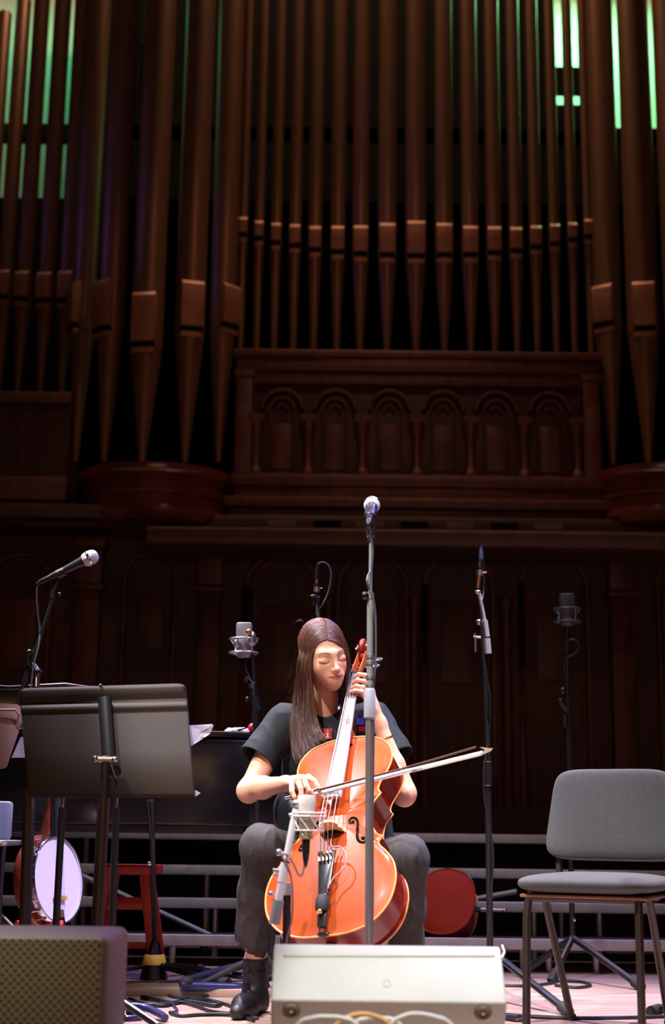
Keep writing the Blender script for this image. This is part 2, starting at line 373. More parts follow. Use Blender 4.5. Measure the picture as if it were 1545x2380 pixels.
# left flat of the case
lc = empty('organ_side_case', (wx(70), 9.85, wz(1200)), 'plain mahogany organ case panel under the short pipes at the far left', 'organ case')
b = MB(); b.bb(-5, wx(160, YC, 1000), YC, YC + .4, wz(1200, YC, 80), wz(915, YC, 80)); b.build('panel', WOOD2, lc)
MB().bb(-5, wx(165, YC, 1000), YC - .06, YC, wz(940, YC, 80), wz(915, YC, 80)).build('cornice', WOOD, lc, bevel=.01)
MB().bb(-5, wx(165, YC, 1000), YC - .05, YC, wz(1165, YC, 80), wz(1110, YC, 80)).build('base_moulding', WOOD, lc, bevel=.01)
# round tower bases
def tower(cx, rpx, lab, lip=1075):
    x = wx(cx, 9.6, 1100); r = rpx / CF * 10.2; t = empty('organ_tower_base', (x, YC + .25, wz(1200)), lab, 'organ case')
    zt = wz(lip, 9.4, cx); zb = wz(1200, 9.4, cx); h = zt - zb
    prof = [(r * .2, -.06), (r * .8, -.03), (r * .9, 0), (r * .96, h * .12), (r * .95, h * .2), (r * .9, h * .25), (r * .9, h * .72), (r * .93, h * .74), (r * .93, h * .8), (r * .98, h * .84), (r, h * .9), (r, h), (0, h)]
    MB().lathe(prof, (x, YC + .2, zb), n=64).build('drum', mat('glossy_mahogany', srgb(92, 38, 26), .22, var=.3, vscale=3, coat=.5), t)
    MB().lathe([(r * .915, h * .46), (r * .93, h * .48), (r * .93, h * .52), (r * .915, h * .54)], (x, YC + .2, zb), n=64).build('bead_moulding', WOOD, t)
    return x, zt
tower(352, 190, 'round mahogany tower base under the five big pipes on the left')
tower(1565, 190, 'round mahogany tower base under the big pipes at the right edge')
# dark chambers behind the pipes
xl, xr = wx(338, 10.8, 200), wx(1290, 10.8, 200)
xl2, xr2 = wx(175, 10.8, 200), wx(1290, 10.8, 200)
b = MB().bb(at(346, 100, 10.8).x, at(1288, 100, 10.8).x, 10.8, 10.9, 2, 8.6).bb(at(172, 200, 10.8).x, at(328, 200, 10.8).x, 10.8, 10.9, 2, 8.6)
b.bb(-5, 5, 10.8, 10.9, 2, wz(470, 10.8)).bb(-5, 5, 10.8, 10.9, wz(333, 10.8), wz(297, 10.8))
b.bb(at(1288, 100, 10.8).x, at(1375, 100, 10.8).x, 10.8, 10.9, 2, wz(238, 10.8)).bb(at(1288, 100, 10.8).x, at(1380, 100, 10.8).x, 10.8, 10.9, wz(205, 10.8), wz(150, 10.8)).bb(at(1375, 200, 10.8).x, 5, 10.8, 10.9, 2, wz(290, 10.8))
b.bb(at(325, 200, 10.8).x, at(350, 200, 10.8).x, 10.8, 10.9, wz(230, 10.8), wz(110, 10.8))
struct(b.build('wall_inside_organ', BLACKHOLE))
# ---- organ pipes
def pipe(px, dpx, yt, yb, tip, foot, Y, rot, label, group, mw=None, topy=None):
    zt = at(px, yt, Y).z; zb = at(px, yb, Y).z; zf = at(tip, foot, Y).z; x = at(px, (yt + yb) / 2, Y).x
    dep = (Vector((x, Y, zt)) - CC).dot(FW); r = dpx / 2 / CF * dep; mwm = (mw or dpx * .82) / CF * dep
    t = empty('organ_pipe', (x, Y, zf), label, 'organ pipe', group)
    top = 8.5 if topy is None else at(px, topy, Y).z
    prof = [(r, zb - .03), (r, top)] + ([(r * .8, top + .02), (r * .3, top + .03)] if topy is not None else [])
    MB().lathe([(a, z - zf) for a, z in prof], (x, Y, zf), n=32).build('pipe_body', PIPE, t)
    MB().lathe([(.022, 0), (.024, .02), (r * .97, zb - .05 - zf), (r * .97, zb - .02 - zf)], (x, Y, zf), n=32).build('pipe_foot', PIPE, t)
    M = Matrix.Rotation(R(rot), 4, 'Z'); hw = mwm / 2; H = zt - zb
    yo = math.sqrt(max(r * r - hw * hw * .8, 0)) * .92
    M = Matrix.Translation((x, Y, zb)) @ M
    # plate that stands proud of the tube with a sloped top
    a = [(-yo - .012, .012), (-r - .004, H - .045 * min(1, H)), (-r + .02, H)]
    vs = []
    for sx in (-1, 1):
        for (yy, zz) in ((-r - .018, .01), (-r - .028, H - .030), (-r - .002, H), (-r * .3, H), (-r * .3, .01)): vs.append(M @ Vector((sx * hw, yy, zz)))
    fs = [(0, 1, 2, 3, 4), (9, 8, 7, 6, 5)] + [(i, 5 + i, 5 + (i + 1) % 5, (i + 1) % 5) for i in range(5)]
    MB().add(vs, fs).build('upper_lip', PLATE, t, bevel=.002)
    MB().box(M @ Vector((0, -r * .8, -.012)), (mwm * .98, r * .5, .03), M.to_3x3()).build('mouth_slot', BLACKHOLE, t)
    MB().box(M @ Vector((0, -r * .72, -.05)), (mwm * .95, r * .55, .04), M.to_3x3()).build('lower_lip', PLATE, t, bevel=.004)
cp = [78, 141, 209, 284, 364, 454, 545, 651, 765, 877, 981, 1076, 1163, 1242, 1317, 1388, 1452]
cw = [32, 34, 38, 42, 46, 50, 56, 63, 70, 62, 58, 52, 46, 42, 38, 34, 32]
ct = [50, 65, 75, 82, 90, 90, 90, 82, 75, 82, 92, 93, 94, 87, 79, 72, 58]
cb = [115, 130, 148, 160, 178, 188, 198, 203, 208, 203, 202, 192, 182, 165, 152, 135, 122]
cf_ = [64, 130, 202, 275, 357, 448, 540, 647, 763, 875, 982, 1076, 1168, 1247, 1325, 1396, 1460]
ORD = ['first', 'second', 'third', 'fourth', 'fifth', 'sixth', 'seventh', 'eighth']
for i in range(17):
    s = 1.7167
    if i == 8: lab = 'widest organ pipe in the middle of the central row of seventeen'
    elif i < 8: lab = '%s organ pipe from the left in the central row of seventeen' % ORD[i]
    else: lab = '%s organ pipe from the right in the central row of seventeen' % ORD[16 - i]
    pipe(520 + cp[i] / s, cw[i] / s * 1.22, 480 + ct[i] / s, 480 + cb[i] / s, 520 + cf_[i] / s, 826, 9.85, 0, lab, 'central row of organ pipes')
for i, (px, d, yt, yb, tip, Y, rot, mw) in enumerate(((194, 56, 664, 762, 180, 9.85, -62, 48), (259, 64, 660, 770, 246, 9.55, -38, 52), (343, 74, 692, 808, 333, 9.38, -8, 54), (442, 70, 665, 772, 422, 9.5, 14, 52), (518, 62, 670, 762, 500, 9.8, 42, 48))):
    pipe(px, d, yt, yb, tip, 1074, Y, rot, 'tall thick organ pipe, %s from the left on the left round tower' % ORD[i], 'big pipes on the left tower', mw)
for i, (px, d, yt, yb, tip, ty) in enumerate(((-32, 30, 632, 690, -42, 34), (12, 32, 634, 692, 2, 2), (56, 34, 637, 697, 45, None), (107, 36, 640, 702, 95, None), (156, 35, 637, 702, 147, None))):
    pipe(px, d * 1.13, yt, yb, tip, 914, 10.0, -6, 'slim organ pipe, %s from the left in the far left row' % ORD[i], 'slim pipes in the far left row', topy=ty)
for i, (px, d, yt, yb, tip, Y, rot, mw) in enumerate(((1413, 64, 672, 760, 1431, 9.8, -34, 48), (1494, 74, 668, 772, 1513, 9.5, -10, 50), (1582, 76, 690, 800, 1600, 9.4, 0, 50))):
    pipe(px, d, yt, yb, tip, 1080, Y, rot, ['tall thick organ pipe, leftmost on the right round tower', 'tall thick organ pipe with bright lip, second on the right round tower', 'tall thick organ pipe cut by the right edge of the photo'][i], 'big pipes on the right tower', mw)
# ---------------------------------------------------------------- choir risers
def riser(y0, dep, pz, lab, xs=(-2.4, 2.6), posts=()):
    z = pz; t = empty('choir_riser', (0, y0, 0), lab, 'choir riser', 'stepped choir risers')
    MB().bb(xs[0], xs[1], y0 + .01, y0 + dep, z - .02, z + .0).build('deck', CARPET, t)
    MB().bb(xs[0], xs[1], y0 - .02, y0 + .012, z - .024, z + .022).build('front_rail', ALU, t, bevel=.004)
    if z > .05:
        for x in posts: MB().cyl((x, y0 + .06, 0), (x, y0 + .06, z - .02), .016, n=10).build('leg', STEEL, t)
    return t
def lx(px, py, Y): return at(px, py, Y).x
r1 = riser(6.5, .49, at(900, 2190, 6.5).z, 'lowest choir riser step with pale aluminium front edge', posts=[lx(p, 2230, 6.56) for p in (1215, 1275, 400, 170, 1385)])
r2 = riser(7.0, .49, at(900, 2104, 7).z, 'second choir riser step up with pale metal edge', posts=[lx(p, 2150, 7.06) for p in (1240, 1392, 500, 170)])
r3 = riser(7.5, .49, at(900, 2027, 7.5).z, 'third choir riser step up behind the cellist', posts=[lx(p, 2080, 7.56) for p in (1230, 1390, 60, 480)])
r4 = riser(8.0, 1.2, at(900, 1946, 8).z, 'highest brown choir riser step in front of the panelled wall', posts=[lx(p, 2000, 8.06) for p in (1300, 200)])
for (a, b_, Y, rr) in (((190, 2035), (490, 2175), 6.9, r2), ((1100, 2090), (1200, 2072), 6.9, r2), ((545, 2180), (600, 2210), 6.56, r1)):
    MB().cyl(at(*a, Y), at(*b_, Y), .011, n=8).build('brace', STEEL, rr)
# riser backing board
o = MB().bb(-2.6, 2.8, 9.2, 9.24, 0, .75).build('riser_back_rail', mat('brown_board', srgb(60, 38, 30), .6), None); tag(o, 'long dark brown board closing the back of the risers', 'board')
# low platform on the left under the piano
o = MB().bb(-2.4, -.12, 5.42, 6.3, 0, .028).build('low_platform', FLOORM, bevel=.003); tag(o, 'low wooden platform slab under the mic stand left of the cellist', 'platform')
# ---------------------------------------------------------------- grand piano
pn = empty('grand_piano', (-1.1, 5.8, 0), 'black grand piano on the left behind the music stand', 'piano')
za, zb = at(500, 1938, 5.6).z, at(520, 1702, 5.6).z
out = [(-2.3, 5.5), (-1.0, 5.5), (-.55, 5.5), (-.30, 5.56), (-.17, 5.72), (-.2, 5.92), (-.4, 6.02), (-.8, 6.12), (-1.2, 6.3), (-2.3, 6.3)]
oc = [Vector((x, y, 0)) for x, y in out]
def slab(z0, z1, gr=0):
    c = Vector((-1.2, 5.85, 0)); P_ = [c + (p - c) * (1 + gr) for p in oc]; n = len(P_)
    return MB().add([(p.x, p.y, z0) for p in P_] + [(p.x, p.y, z1) for p in P_], [tuple(range(n)), tuple(range(n, 2 * n))] + [(i, (i + 1) % n, n + (i + 1) % n, n + i) for i in range(n)])
slab(za + .03, zb - .03).build('case', BLKG, pn, bevel=.008, sharp=50)
slab(zb - .022, zb, .012).build('lid', BLKG, pn, bevel=.006, sharp=50)
slab(za, za + .028, -.03).build('soundboard_frame', BLK, pn)
for (x, y) in ((-1.75, 5.62), (-.24, 5.74), (-1.95, 6.12)):
    MB().lathe([(.03, 0), (.035, .05), (.03, .09), (.05, .3), (.055, za)], (x, y, 0), n=16).build('leg', BLKG, pn)
# raised lid edge / desk at far left
p0 = at(0, 1592, 5.75); p1 = at(75, 1606, 5.75)
MB().bb(-2.3, p1.x, 5.72, 6.0, zb, at(30, 1602, 5.75).z).build('music_desk', BLKG, pn, bevel=.008)
MB().tube([at(-60, 1590, 5.7), at(20, 1597, 5.7), at(150, 1590, 5.75), at(232, 1601, 5.8)], .005).build('lid_prop', BLKG, pn)
# ball and crumpled papers on the piano
c = at(586, 1697, 5.56); o = MB().ball((c.x, c.y, zb + .017), .017).build('red_ball', mat('red_rubber', srgb(205, 30, 50), .4)); tag(o, 'small red ball on the piano lid beside the cellist\'s sleeve', 'ball')
b = MB(); c = at(556, 1700, 5.58)
for i in range(4):
    a = i * 1.3; b.add([(c.x + .03 * math.cos(a + j) + (i - 2) * .016, c.y + .02 * math.sin(a + j), zb + .002 + .008 * ((i + j) % 3)) for j in range(4)], [(0, 1, 2, 3)])
o = b.build('crumpled_paper', mat('white_paper', srgb(225, 225, 232), .8)); tag(o, 'crumpled white paper scraps on the piano lid edge', 'paper')
sm = o.modifiers.new('s', 'SOLIDIFY'); sm.thickness = .001
PAPER = MATS['white_paper']
_n = PAPER.node_tree; _t = _n.nodes.new('ShaderNodeBsdfTranslucent'); _t.inputs[0].default_value = srgb(240, 238, 245); _m = _n.nodes.new('ShaderNodeMixShader'); _m.inputs[0].default_value = .5
_n.links.new(_n.nodes['Principled BSDF'].outputs[0], _m.inputs[1]); _n.links.new(_t.outputs[0], _m.inputs[2]); _n.links.new(_m.outputs[0], _n.nodes['Material Output'].inputs[0])
# ---------------------------------------------------------------- red wooden stool
RED = mat('red_wood', srgb(190, 52, 28), .5, var=.2, vscale=6, stretch=(5, 5, 1))
st = empty('wooden_stool', (at(305, 2262, 6.25).x, 6.1, .028), 'orange-red wooden stool standing on the low platform by the risers', 'stool')
xL, xR = lx(240, 2015, 6.1), lx(371, 2015, 6.1); zt = at(300, 2010, 6.1).z
MB().bb(xL, xR, 5.93, 6.24, zt - .035, zt).build('seat', RED, st, bevel=.006)
for fy, dy in ((5.97, -.02), (6.2, .03)):
    for (xt, xb_) in ((xL + .04, xL - .01), (xR - .05, xR + .01)):
        a = Vector((xt, fy, zt - .03)); c = Vector((xb_, fy + dy, .028)); d = (c - a)
        MB().add([a + Vector((sx * .017, sy * .013, 0)) for sx in (-1, 1) for sy in (-1, 1)] + [c + Vector((sx * .017, sy * .013, 0)) for sx in (-1, 1) for sy in (-1, 1)], [(0, 1, 3, 2), (4, 6, 7, 5), (0, 4, 5, 1), (2, 3, 7, 6), (0, 2, 6, 4), (1, 5, 7, 3)]).build('leg', RED, st, bevel=.003)
for y, zp in ((5.96, 2105), (6.2, 2098), (5.96, 2195)):
    z = at(300, zp, 6.0).z; MB().bb(xL + .025, xR - .02, y - .008, y + .008, z - .013, z + .013).build('rung', RED, st, bevel=.002)
# ---------------------------------------------------------------- banjo
DR = mat('banjo_skin', srgb(215, 208, 238), .55)
RES = mat('resonator_wood', srgb(128, 50, 28), .35, var=.4, coat=.2)
bj = empty('banjo', (0, 0, 0), 'white-headed banjo with wooden resonator on a stand beneath the music stand', 'banjo')
# local: head plane normal -y, neck +z, centre at origin
rr = .148
MB().lathe([(0, -.006), (rr * .96, -.006), (rr * .975, .0), (rr * .96, .01), (0, .01)], (0, 0, 0), (0, 1, 0), 48).build('drum_head', DR, bj, local=True)
MB().lathe([(rr * .965, -.012), (rr * 1.0, -.014), (rr * 1.02, -.004), (rr * 1.0, .012), (rr * .965, .008), (rr * .965, -.012)], (0, 0, 0), (0, 1, 0), 48, cap=False).build('tension_hoop', CHROME, bj, local=True)
MB().lathe([(rr * .96, .01), (rr * .96, .075), (.02, .08)], (0, 0, 0), (0, 1, 0), 48).build('rim', RES, bj, local=True)
MB().lathe([(rr * 1.02, .03), (rr * 1.08, .032), (rr * 1.09, .055), (rr * 1.03, .070), (.05, .08), (0, .08)], (0, 0, 0), (0, 1, 0), 48).build('resonator', RES, bj, local=True)
for i in range(24):
    a = 2 * PI * i / 24; x, z = math.cos(a), math.sin(a)
    MB().cyl((x * rr * 1.035, -.008, z * rr * 1.035), (x * rr * 1.035, .045, z * rr * 1.035), .0032, n=6).ball((x * rr * 1.035, .04, z * rr * 1.035), .008, 8).build('tension_hook', CHROME, bj, local=True)
MB().add([(-.026, -.018, rr), (.026, -.018, rr), (.017, -.012, .52), (-.017, -.012, .52), (-.024, .0, rr), (.024, .0, rr), (.016, .0, .52), (-.016, .0, .52)], [(0, 1, 2, 3), (7, 6, 5, 4), (0, 4, 5, 1), (1, 5, 6, 2), (2, 6, 7, 3), (3, 7, 4, 0)]).build('fingerboard', BLK, bj, local=True)
MB().tube([(0, .03, rr * .98), (0, .022, rr + .05), (0, .012, rr + .12), (0, .01, .45), (0, .01, .52)], [.034, .026, .019, .018, .016], 14).build('neck', RES, bj, local=True)
MB().prism([(-.02, .52), (-.034, .55), (-.03, .60), (0, .62), (.03, .60), (.034, .55), (.02, .52)], -.008, .01).build('headstock', RED, bj, local=True, bevel=.003)
for i in range(5): MB().cyl((-.016 + i * .008, -.022, -rr * .85), (-.010 + i * .005, -.018, .52), .0006, n=5).build('string', CHROME, bj, local=True)
MB().box((0, -.016, -.06), (.07, .006, .014)).build('bridge', mat('maple', srgb(200, 150, 90), .5), bj, local=True)
MB().prism([(-.02, -rr * 1.02), (.02, -rr * 1.02), (.012, -.10), (-.012, -.10)], -.02, -.014).build('tailpiece', CHROME, bj, local=True)
cb_ = at(131, 2046, 5.05)
bj.matrix_world = Matrix.Translation(cb_) @ Matrix.Rotation(R(67), 4, 'Z') @ Matrix.Rotation(R(-9), 4, 'X') @ Matrix.Rotation(R(6), 4, 'Y')
o = MB().ball(at(184, 2064, 5.2), (.014, .01, .022), tap=lambda p: Vector((p.x * (1 - p.z * 12), p.y, p.z))).build('yellow_tuner_clip', mat('yellow_plastic', srgb(255, 190, 20), .4)); tag(o, 'small yellow plastic clip beside the banjo head', 'clip')
# instrument stand with foam pads
s2 = empty('banjo_stand', (at(130, 2150, 5.1).x, 5.1, 0), 'low metal instrument stand with red foam pads holding the banjo', 'instrument stand')
FO = mat('red_foam', srgb(200, 55, 40), .9, bump=.3, bscale=120)
z = at(100, 2152, 5.05).z
for (a, c) in ((38, 62), (68, 98), (106, 145)):
    MB().cyl(at(a, 2150, 5.0), at(c, 2150, 5.02), .016, n=14).build('foam_pad', FO, s2)
bs = Vector((s2.location.x, 5.15, z - .05))
MB().tube([at(38, 2156, 5.02), bs, at(145, 2156, 5.04)], .006).build('cradle_arm', STEEL, s2)
for p in ((at(0, 2128, 5.0), at(42, 2170, 4.9)),): MB().cyl(p[0], p[1], .012, n=12).build('front_arm', CHROME, s2)
for dx, dy in ((-.22, -.2), (.22, -.2), (0, .25)):
    MB().tube([bs, bs + Vector((dx * .4, dy * .4, -.02)), Vector((bs.x + dx, bs.y + dy, .012))], .009).build('leg', BLK, s2)
# ---------------------------------------------------------------- tripod / disc stands and microphones
def tripod(parent, x, y, z, rad, angs, r=.011, hub=.16, rubber=True):
    for a in angs:
        d = Vector((math.cos(R(a)), math.sin(R(a)), 0)); c = Vector((x, y, z))
        l = MB().tube([c + Vector((0, 0, hub)), c + d * rad * .25 + Vector((0, 0, hub * .75)), c + d * rad + Vector((0, 0, .014))], r, 10).build('leg', BLK, parent)
        if rubber: MB().cyl(c + d * (rad - .03) + Vector((0, 0, .017)), c + d * (rad + .02) + Vector((0, 0, .015)), .015, n=12).build('rubber_foot', RUBBER, l)
def vocal_mic(tip, tail, label, grille=None):
    ax = (Vector(tip) - Vector(tail)).normalized(); L_ = .165; t = empty('microphone', tuple(Vector(tail)), label, 'microphone')
    tl = Vector(tail)
    MB().lathe([(.0, .002), (.0115, 0), (.012, .02), (.0125, .045), (.016, .09), (.0185, .118), (.019, .122)], tl, ax, 24).build('handle', mat('satin_black', (.03, .03, .035, 1), .3, .3), t)
    g = MB().lathe([(.018, .12), (.0235, .128), (.0255, .138), (.0262, .143), (.0255, .148), (.0245, .158), (.020, .168), (.012, .174), (.0, .176)], tl, ax, 32).build('grille', mat('steel_mesh', (.75, .74, .80, 1), .42, .3, bump=1., bscale=420), t)
    MB().lathe([(.0258, .139), (.0272, .141), (.0272, .146), (.0258, .148)], tl, ax, 32).build('grille_band', CHROME, t)
    MB().lathe([(.004, -.055), (.006, -.045), (.0095, -.035), (.0095, 0)], tl, ax, 18).build('cable_plug', BLK, t)
    return t, ax
# --- centre stand
Yc = 4.25
cs = empty('microphone_stand', (at(857, 2300, Yc).x, Yc, 0), 'straight microphone stand in front of the cello, rising behind the white wedge', 'microphone stand')
base = Vector((cs.location.x, Yc, 0)); x_ = lambda py, px=860: at(px, py, Yc)
MB().lathe([(.125, 0), (.127, .008), (.12, .02), (.03, .032), (.018, .05)], base, n=40).build('round_base', BLK, cs)
lo_ = at(858, 1665, Yc)
POLE = mat('stand_tube', (.36, .40, .38, 1), .30, .35)
MB().cyl(base + Vector((0, 0, .04)), lo_, .0115, n=18).build('lower_tube', mat('stand_tube_dark', (.26, .23, .21, 1), .28, .5), cs)
MB().tube([at(858, 1672, Yc), at(858.5, 1668, Yc), at(859, 1605, Yc), at(859, 1600, Yc)], [.0125, .017, .017, .013], 20).build('clutch_grip', mat('grey_grip', (.35, .36, .38, 1), .5), cs)
MB().cyl(at(859, 1602, Yc), at(860, 1387, Yc), .0095, n=18).build('upper_tube', POLE, cs)
for py in (1598, 1578, 1545, 1530): MB().cyl(at(859, py, Yc), at(859, py - 7, Yc), .0125, n=18).build('collar', STEEL, cs)
MB().cyl(at(860, 1392, Yc), at(860, 1378, Yc), .012).build('joint_collar', STEEL, cs)
MB().ball(at(848, 1384, Yc - .01), .012).cyl(at(848, 1384, Yc - .01), at(860, 1386, Yc), .005).build('knob', BLKG, cs)
MB().cyl(at(860, 1385, Yc), at(862, 1256, Yc), .0058, n=14).build('boom_tube', POLE, cs)
cl = MB().tube([at(854, 1224, Yc), at(853, 1240, Yc), at(856, 1252, Yc), at(861, 1256, Yc), at(867, 1252, Yc), at(869, 1240, Yc), at(868, 1224, Yc)], .005, 10).cyl(at(862, 1258, Yc), at(862, 1247, Yc), .011).build('clip_yoke', BLK, cs)
MB().cyl(at(853, 1248, Yc), at(870, 1248, Yc), .0055).build('clip_screw', mat('brass', srgb(215, 170, 110), .25, 1.), cs)
tl = at(858, 1207, Yc - .06); tp = at(866, 1164, Yc + .10)
vm, ax = vocal_mic(tp, tl, 'vocal microphone with round silver grille at the top of the centre stand')
MB().lathe([(.0135, .015), (.0175, .02), (.0195, .075), (.0175, .08)], tl, ax, 20).build('mic_clip', BLK, cs)
def cable(name, pts, r, lab, m_=None, n=8, grp=None):
    o = MB().tube(cat(pts, n), r, 8).build(name, m_ or CABLE); tag(o, lab, 'cable', grp); return o
GC = mat('grey_cable', (.10, .11, .12, 1), .45)
cable('microphone_cable', [tl - ax * .05, at(857, 1222, Yc - .06), at(862, 1245, Yc - .03), at(866, 1290, Yc - .02), at(863, 1322, Yc - .01), at(855, 1338, Yc - .02), at(853, 1352, Yc - .03), at(858, 1370, Yc - .02), at(866, 1388, Yc - .02), at(872, 1430, Yc - .01), at(873, 1520, Yc), at(870, 1570, Yc), at(866, 1620, Yc + .03), at(868, 1700, Yc + .03), at(866, 1900, Yc + .03), at(866, 2100, Yc + .03), at(862, 2300, Yc + .03), at(862, 2395, Yc + .03)], .0034, 'thin grey cable running down the centre microphone stand', GC)
# --- left vocal mic on boom
Yl = 4.75
ls = empty('boom_microphone_stand', (at(60, 2300, Yl).x, Yl, 0), 'black boom stand at the left holding the tilted vocal microphone', 'microphone stand')
tl = at(112, 1342, Yl - .02); tp = at(176, 1313, Yl); tp = tl + (tp - tl).normalized() * .175
vocal_mic(at(190, 1306, Yl), at(118, 1341, Yl), 'tilted vocal microphone with silver grille on the left boom')
MB().cyl(at(133, 1336, Yl), at(150, 1328, Yl), .0165).build('mic_clip', BLK, ls)
MB().cyl(at(133, 1350, Yl), at(127, 1378, Yl), .008).ball(at(138, 1382, Yl), .008).cyl(at(126, 1370, Yl), at(124, 1392, Yl), .012).build('clip_joint', BLK, ls)
MB().cyl(at(127, 1380, Yl), at(80, 1520, Yl), .0075).build('boom_tube', BLK, ls)
MB().tube([at(83, 1510, Yl), at(76, 1530, Yl), at(58, 1590, Yl), at(40, 1645, Yl)], [.011, .0135, .0125, .012], 14).build('boom_grip', BLK, ls)
MB().ball(at(68, 1517, Yl - .02), .012).ball(at(86, 1562, Yl - .02), .015).cyl(at(68, 1545, Yl), at(88, 1570, Yl), .02).build('knob', BLKG, ls)
MB().cyl(at(85, 1570, Yl), at(84, 1596, Yl), .012).build('swivel', CHROME, ls)
MB().cyl(at(84, 1594, Yl), Vector((ls.location.x, Yl, .1)), .010).build('pole', BLK, ls)
tripod(ls, ls.location.x, Yl, 0, .3, (20, 140, 260))
cable('microphone_cable', [at(97, 1349, Yl), at(90, 1352, Yl), at(86, 1375, Yl), at(88, 1420, Yl), at(93, 1465, Yl), at(90, 1500, Yl - .02), at(80, 1540, Yl - .03), at(72, 1600, Yl - .03), at(70, 1700, Yl - .02)], .003, 'cable hanging from the tilted left vocal microphone', GC)
# --- short stands seen under the music desk
for (a, c, Y, lab) in (((149, 1800), (128, 2190), 4.62, 'thin pole stand with bright upper tube, crossing the banjo'), ((273, 1800), (260, 2190), 4.62, 'thin dark pole stand to the right of the desk post')):
    p = at(*a, Y); q = at(*c, Y); t = empty('pole_stand', (at(c[0], 2300, Y).x, Y, 0), lab, 'stand')
    d = (q - p).normalized(); m_ = p + (q - p) * ((1886 - a[1]) / (c[1] - a[1])); f_ = q + d * ((q.z - .06) / -d.z)
    MB().cyl(p, m_, .0055).build('upper_tube', CHROME, t); MB().cyl(m_ - d * .01, m_ + d * .03, .012).build('collar', BLK, t); MB().cyl(m_, f_, .0115).build('lower_tube', BLK, t)
    tripod(t, f_.x, f_.y, 0, .24, (80, 200, 320), hub=.1)
# --- stand with yellow tape
Yt = 5.75; t = empty('pole_stand', tuple(atz(358, 2300, .03)), 'black tripod stand with a yellow tape band at its base, beside the piano', 'stand')
bs = Vector((at(358, 2250, Yt).x, Yt, .03))
MB().cyl(at(352, 1860, 5.44), bs + Vector((0, 0, .12)), .0105).build('pole', BLK, t); MB().cyl(at(343, 1860, 5.43), at(352, 1950, 5.48), .007).build('boom_counterweight', BLK, t)
MB().ball(at(347, 2007, 5.52), .01).build('knob', CHROME, t)
MB().lathe([(.055, -.0), (.05, .02), (.022, .12), (.014, .14)], bs, n=20).build('hub', BLKG, t)
MB().lathe([(.046, .052), (.047, .056), (.040, .086), (.036, .090)], bs, n=20).build('tape_band', mat('yellow_tape', srgb(235, 190, 70), .6), t)
for a, r_ in ((200, .34), (320, .38), (350, .42), (60, .3)):
    d = Vector((math.cos(R(a)), math.sin(R(a)), 0)); l = MB().cyl(bs + d * .03 + Vector((0, 0, .05)), bs + d * r_ + Vector((0, 0, .012)), .0125).build('leg', BLKG, t)
    MB().cyl(bs + d * (r_ - .02) + Vector((0, 0, .014)), bs + d * (r_ + .02) + Vector((0, 0, .013)), .018).build('rubber_foot', RUBBER, l)
# bluish floor tubes
BT = mat('blue_black_tube', (.05, .05, .16, 1), .25, .4)
t = empty('curved_tube_stand', tuple(atz(330, 2352, 0)), 'curved dark metal stand foot lying on the floor beside the grille speaker', 'stand')
MB().tube(cat([atz(250, 2336, .03), atz(300, 2338, .035), atz(340, 2343, .03), atz(370, 2356, .02), atz(384, 2366, .013)], 6), .012, 12).build('foot_tube', BT, t)
MB().tube(cat([atz(250, 2360, .01), atz(290, 2366, .01), atz(330, 2364, .01)], 6), .009, 10).build('rear_tube', BT, t)
t = empty('boom_stand_base', (at(560, 2270, 5.6).x, 5.6, 0), 'dark blue tripod base whose legs spread behind the cellist\'s boots', 'stand')
MB().cyl(atz(432, 2280, .05), at(600, 2232, 5.75), .016).build('leg', BT, t); MB().cyl(atz(420, 2292, .04), at(620, 2298, 5.5), .017).build('leg', BT, t)
MB().ball(atz(434, 2284, .05), (.03, .03, .025)).build('rubber_foot', RUBBER, t)
MB().cyl(at(620, 2298, 5.5), at(600, 2232, 5.75), .014).build('crossbar', BT, t)
# --- mic behind head
Yb = 5.55; t = empty('microphone_stand', (at(752, 2300, Yb).x, Yb, 0), 'thin stand rising behind the cellist\'s head', 'microphone stand')
MB().cyl(at(735, 1400, Yb), at(741, 1440, Yb), .0075).build('upper_tube', mat('satin_grey', (.25, .25, .35, 1), .3, .8), t)
MB().cyl(at(741, 1438, Yb), Vector((t.location.x, Yb, .1)), .009).build('pole', BLK, t)
MB().ball(at(728, 1386, Yb - .02), (.014, .01, .007)).cyl(at(734, 1380, Yb), at(737, 1405, Yb), .011).ball(at(738, 1392, Yb), .012).cyl(at(729, 1396, Yb), at(731, 1408, Yb), .006).build('swivel_clamp', BLK, t)
tripod(t, t.location.x, Yb, 0, .3, (70, 190, 310))
m_ = empty('microphone', tuple(at(736, 1370, Yb)), 'small instrument microphone above the cellist\'s head with its cable looping over', 'microphone')
BR = mat('copper_metal', srgb(205, 140, 100), .3, .9)
MB().cyl(at(736, 1376, Yb), at(736, 1363, Yb), .012).build('body', STEEL, m_)
MB().cyl(at(736, 1358, Yb), at(736, 1345, Yb), .008).build('copper_connector', BR, m_)
MB().cyl(at(736, 1364, Yb), at(736, 1357, Yb), .0125).cyl(at(736, 1346, Yb), at(736, 1341, Yb), .011).build('ring', BLK, m_)
MB().tube([at(736, 1343, Yb), at(737, 1325, Yb), at(738, 1312, Yb)], [.0085, .008, .004]).build('cable_plug', BLK, m_)
MB().cyl(at(738, 1368, Yb), at(749, 1367, Yb), .002).build('clip_pin', CHROME, m_)
cable('microphone_cable', [at(738, 1312, Yb), at(745, 1307, Yb), at(758, 1309, Yb), at(768, 1325, Yb), at(769, 1345, Yb), at(763, 1375, Yb), at(751, 1402, Yb), at(742, 1415, Yb), at(735, 1426, Yb), at(738, 1440, Yb + .01), at(742, 1500, Yb + .03), at(742, 1600, Yb + .03)], .0032, 'thin cable looping beside the small microphone above the head', mat('violet_grey_cable', (.12, .12, .2, 1), .4))
